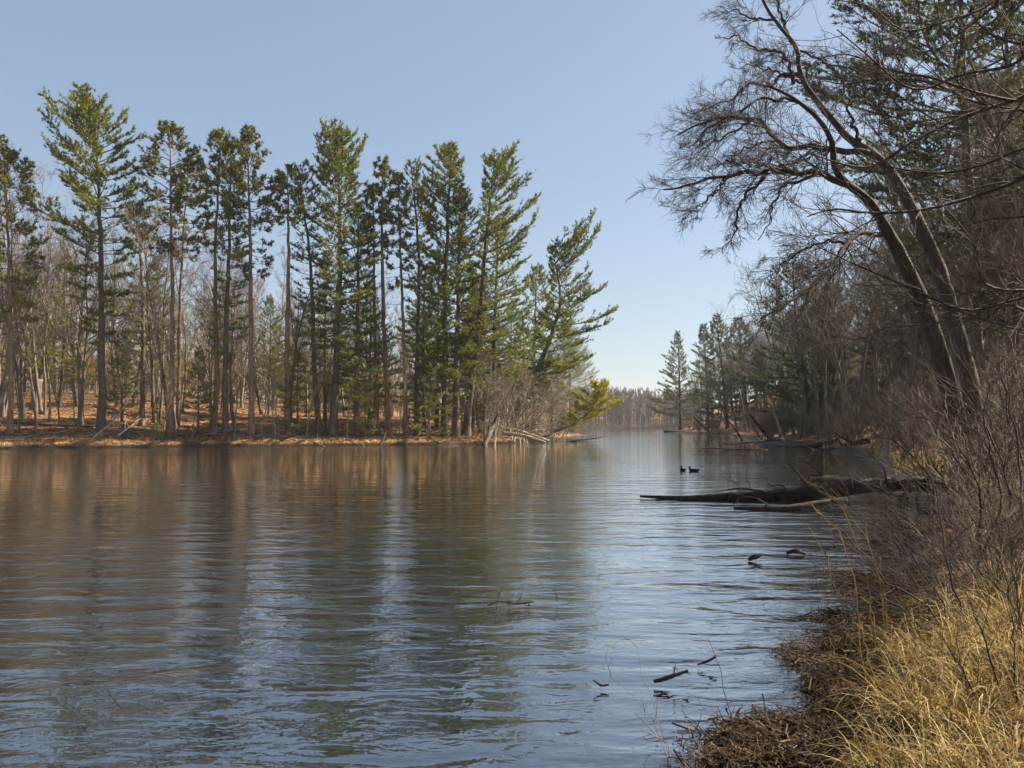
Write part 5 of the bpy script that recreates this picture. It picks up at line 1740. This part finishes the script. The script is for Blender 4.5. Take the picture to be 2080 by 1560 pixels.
brush('purplish shrub on the slope behind the tangled brown shrub', [
    [(2040, 980), (1980, 860), (1920, 780), (1860, 730)], [(2040, 980), (2010, 850), (1970, 760), (1930, 690)], [(2040, 980), (1960, 900), (1880, 850), (1820, 830)], [(2040, 980), (2050, 850), (2030, 740), (2020, 650)],
    [(2040, 980), (2080, 870), (2080, 760)]], 16.0, 7, 0.02, k1=14, ratio=0.4)
brush('spreading shrub left of the tangled brown one, twigs against the far water', [
    [(1900, 1000), (1850, 940), (1800, 880), (1770, 830)], [(1900, 1000), (1840, 960), (1770, 930), (1720, 905)], [(1900, 1000), (1880, 920), (1860, 850), (1830, 790)], [(1900, 1000), (1920, 900), (1900, 820)]], 19.0, 8, 0.02, k1=14, ratio=0.4)
TX = ['crossing over the mud below the long dark trunk', 'reaching toward the short half-sunk log', 'sprawling above the farthest sedge', 'arching over the middle of the sedge', 'rising at the right edge over the sedge',
      'low over the dark reed litter', 'bending down toward the water by the reeds']
for q, (rx, ry, Y, tx, ty) in enumerate([(2060, 1330, 7.0, 1760, 1010), (2000, 1290, 7.6, 1690, 1040), (2085, 1360, 6.4, 1880, 1080), (2080, 1420, 5.6, 1840, 1230), (2110, 1450, 5.2, 2010, 1120), (1960, 1330, 6.2, 1730, 1210), (1930, 1280, 7.2, 1700, 1120)]):
    rb = random.Random(900 + q)
    st = []
    for e in range(6):
        ex, ey = tx + rb.uniform(-70, 90), ty + rb.uniform(-70, 60)
        mx_, my_ = (rx * 0.5 + ex * 0.5) + rb.uniform(-20, 40), (ry * 0.5 + ey * 0.5) + rb.uniform(-40, 30)
        st.append([(rx, ry), (rx * 0.75 + mx_ * 0.25 + rb.uniform(-15, 15), ry * 0.6 + my_ * 0.4), (mx_, my_), (ex, ey)])
    brush('thin dark bramble of bare stems ' + TX[q], st, Y, 70 + q, 0.0065, k1=8, ratio=0.32, lv3=3)
# pale reed stems leaning left in front of everything
for q, s in enumerate([[(1790, 1560), (1760, 1380), (1740, 1200), (1700, 1080), (1660, 1035)], [(1810, 1560), (1790, 1350), (1755, 1150), (1700, 1020), (1665, 985)], [(1800, 1540), (1800, 1330), (1780, 1150), (1730, 1050), (1690, 990)],
                       [(1770, 1560), (1745, 1400), (1720, 1260), (1680, 1150), (1640, 1060)], [(1830, 1550), (1820, 1400), (1800, 1250), (1790, 1130)]]):
    brush(['pale reed stem leaning farthest left, its tip beneath the long dark trunk', 'tallest pale reed stem leaning left across the long dark trunk', 'straight pale reed stem right of the tallest leaning reed',
           'short pale reed stem lowest of the leaning reeds', 'upright pale reed stem rightmost of the leaning reeds'][q], [s, [s[0], (s[1][0] + 14, s[1][1] + 20), (s[2][0] + 8, s[2][1] + 60)]], 4.6 + 0.25 * q, 30 + q, 0.0045,
          'reed_stem', M_GRASS, 2, 0.15, 'reed', 'pale reeds leaning over the near water', 0.1, 0)
# weed stems against the water at the bottom
brush('thin dark upright stem against the bright water at lower right', [[(1498, 1560), (1490, 1480), (1466, 1380), (1442, 1296)]], 4.0, 50, 0.0038, 'weed_stem', M_DARKTWIG, 0, cat='weed', group=None)
brush('branched dead weed at the bottom edge right of centre', [[(1490, 1580), (1470, 1510), (1440, 1450), (1400, 1405)], [(1490, 1580), (1440, 1490), (1390, 1450), (1380, 1442)], [(1490, 1580), (1490, 1500), (1455, 1450), (1448, 1440)],
      [(1490, 1580), (1440, 1540), (1370, 1505)]], 3.7, 51, 0.0032, 'weed_stem', M_DARKTWIG, 4, 0.2, 'weed', None, 0.1, 2)
brush('wispy grey grass stems curving left at the bottom edge', [[(1380, 1620), (1350, 1520), (1300, 1430), (1240, 1375)], [(1380, 1620), (1345, 1480), (1310, 1390), (1292, 1310)], [(1380, 1620), (1360, 1540), (1330, 1460), (1250, 1440)],
      [(1380, 1620), (1400, 1500), (1385, 1420)], [(1380, 1620), (1320, 1570), (1285, 1520)]], 3.4, 52, 0.0018, 'weed_stem', M_TWIG, 3, 0.15, 'weed', None, 0.1, 2)
brush('single bent grey stem at the bottom left of the water', [[(345, 1640), (320, 1540), (285, 1470), (240, 1430), (205, 1392)], [(345, 1640), (300, 1500), (290, 1470), (240, 1450)]], 2.6, 53, 0.0016, 'weed_stem', M_DARKTWIG, 1, 0.1, 'weed', None, 0.05, 0)
# orange-leaved young beeches on the right slope
for q, (px, Y, lab) in enumerate([(1770, 44, 'small beech holding orange leaves left of the pale crooked dead trunk'), (1516, 110, 'small beech with russet leaves low in the far right wood'), (1850, 40, 'orange-leaved sapling right of the pale crooked dead trunk')]):
    rng = np.random.default_rng(q + 60)
    x = P(px, HOR, Y)[0]
    o = (x, Y, gz(x, Y))
    b, c = Bag(), Bag()
    S_ = np.array([[(0, 0, -0.1), (0.05, 0, 0.7), (0, 0.05, 1.4), (0.1, 0, 2.0)]]) * (1 if q != 1 else 2.0)
    R = np.array([[0.02, 0.017, 0.012, 0.006]])
    tubes(b, S_, R, 5)
    l1, r1 = spawn(rng, S_, R, 12, 0.2, 1, (40, 70), 0.4, 5, 0.1, 0.05, 0.6, 0.5, 0.005)
    tubes(b, l1, r1, 3)
    idx = np.repeat(np.arange(12), 14)
    qq, Td = interp_lines(l1, idx, rng.uniform(0.3, 1, len(idx)))
    slivers(c, rng, qq, nrm(Td + rng.normal(size=qq.shape)), 0.11 * (1 if q != 1 else 2), 0.06 * (1 if q != 1 else 2), 0)
    t = thing('young_beech', o, lab, 'sapling')
    link('trunk', b.mesh('trunk', [M_GREY]), t)
    link('crown', c.mesh('crown', [M_ORANGE], False), t)
# ------------------------------------------------------------ thin haze over the whole valley
m = bpy.data.materials.new('haze')
m.use_nodes = True
m.node_tree.nodes.clear()
hv = m.node_tree.nodes.new('ShaderNodeVolumePrincipled')
hv.inputs['Color'].default_value = (0.90, 0.93, 1.0, 1)
hv.inputs['Density'].default_value = 0.0002
ho = m.node_tree.nodes.new('ShaderNodeOutputMaterial')
m.node_tree.links.new(hv.outputs[0], ho.inputs['Volume'])
b = Bag()
S, z0, z1 = 2700, -4.0, 60.0
b.add([(x, y, z) for z in (z0, z1) for x, y in ((-S, -S), (S, -S), (S, S), (-S, S))], [(0, 3, 2, 1), (4, 5, 6, 7), (0, 1, 5, 4), (1, 2, 6, 5), (2, 3, 7, 6), (3, 0, 4, 7)])
tag(link('haze', b.mesh('haze', [m], False)), 'thin spring haze over the lake', None, None, 'stuff')
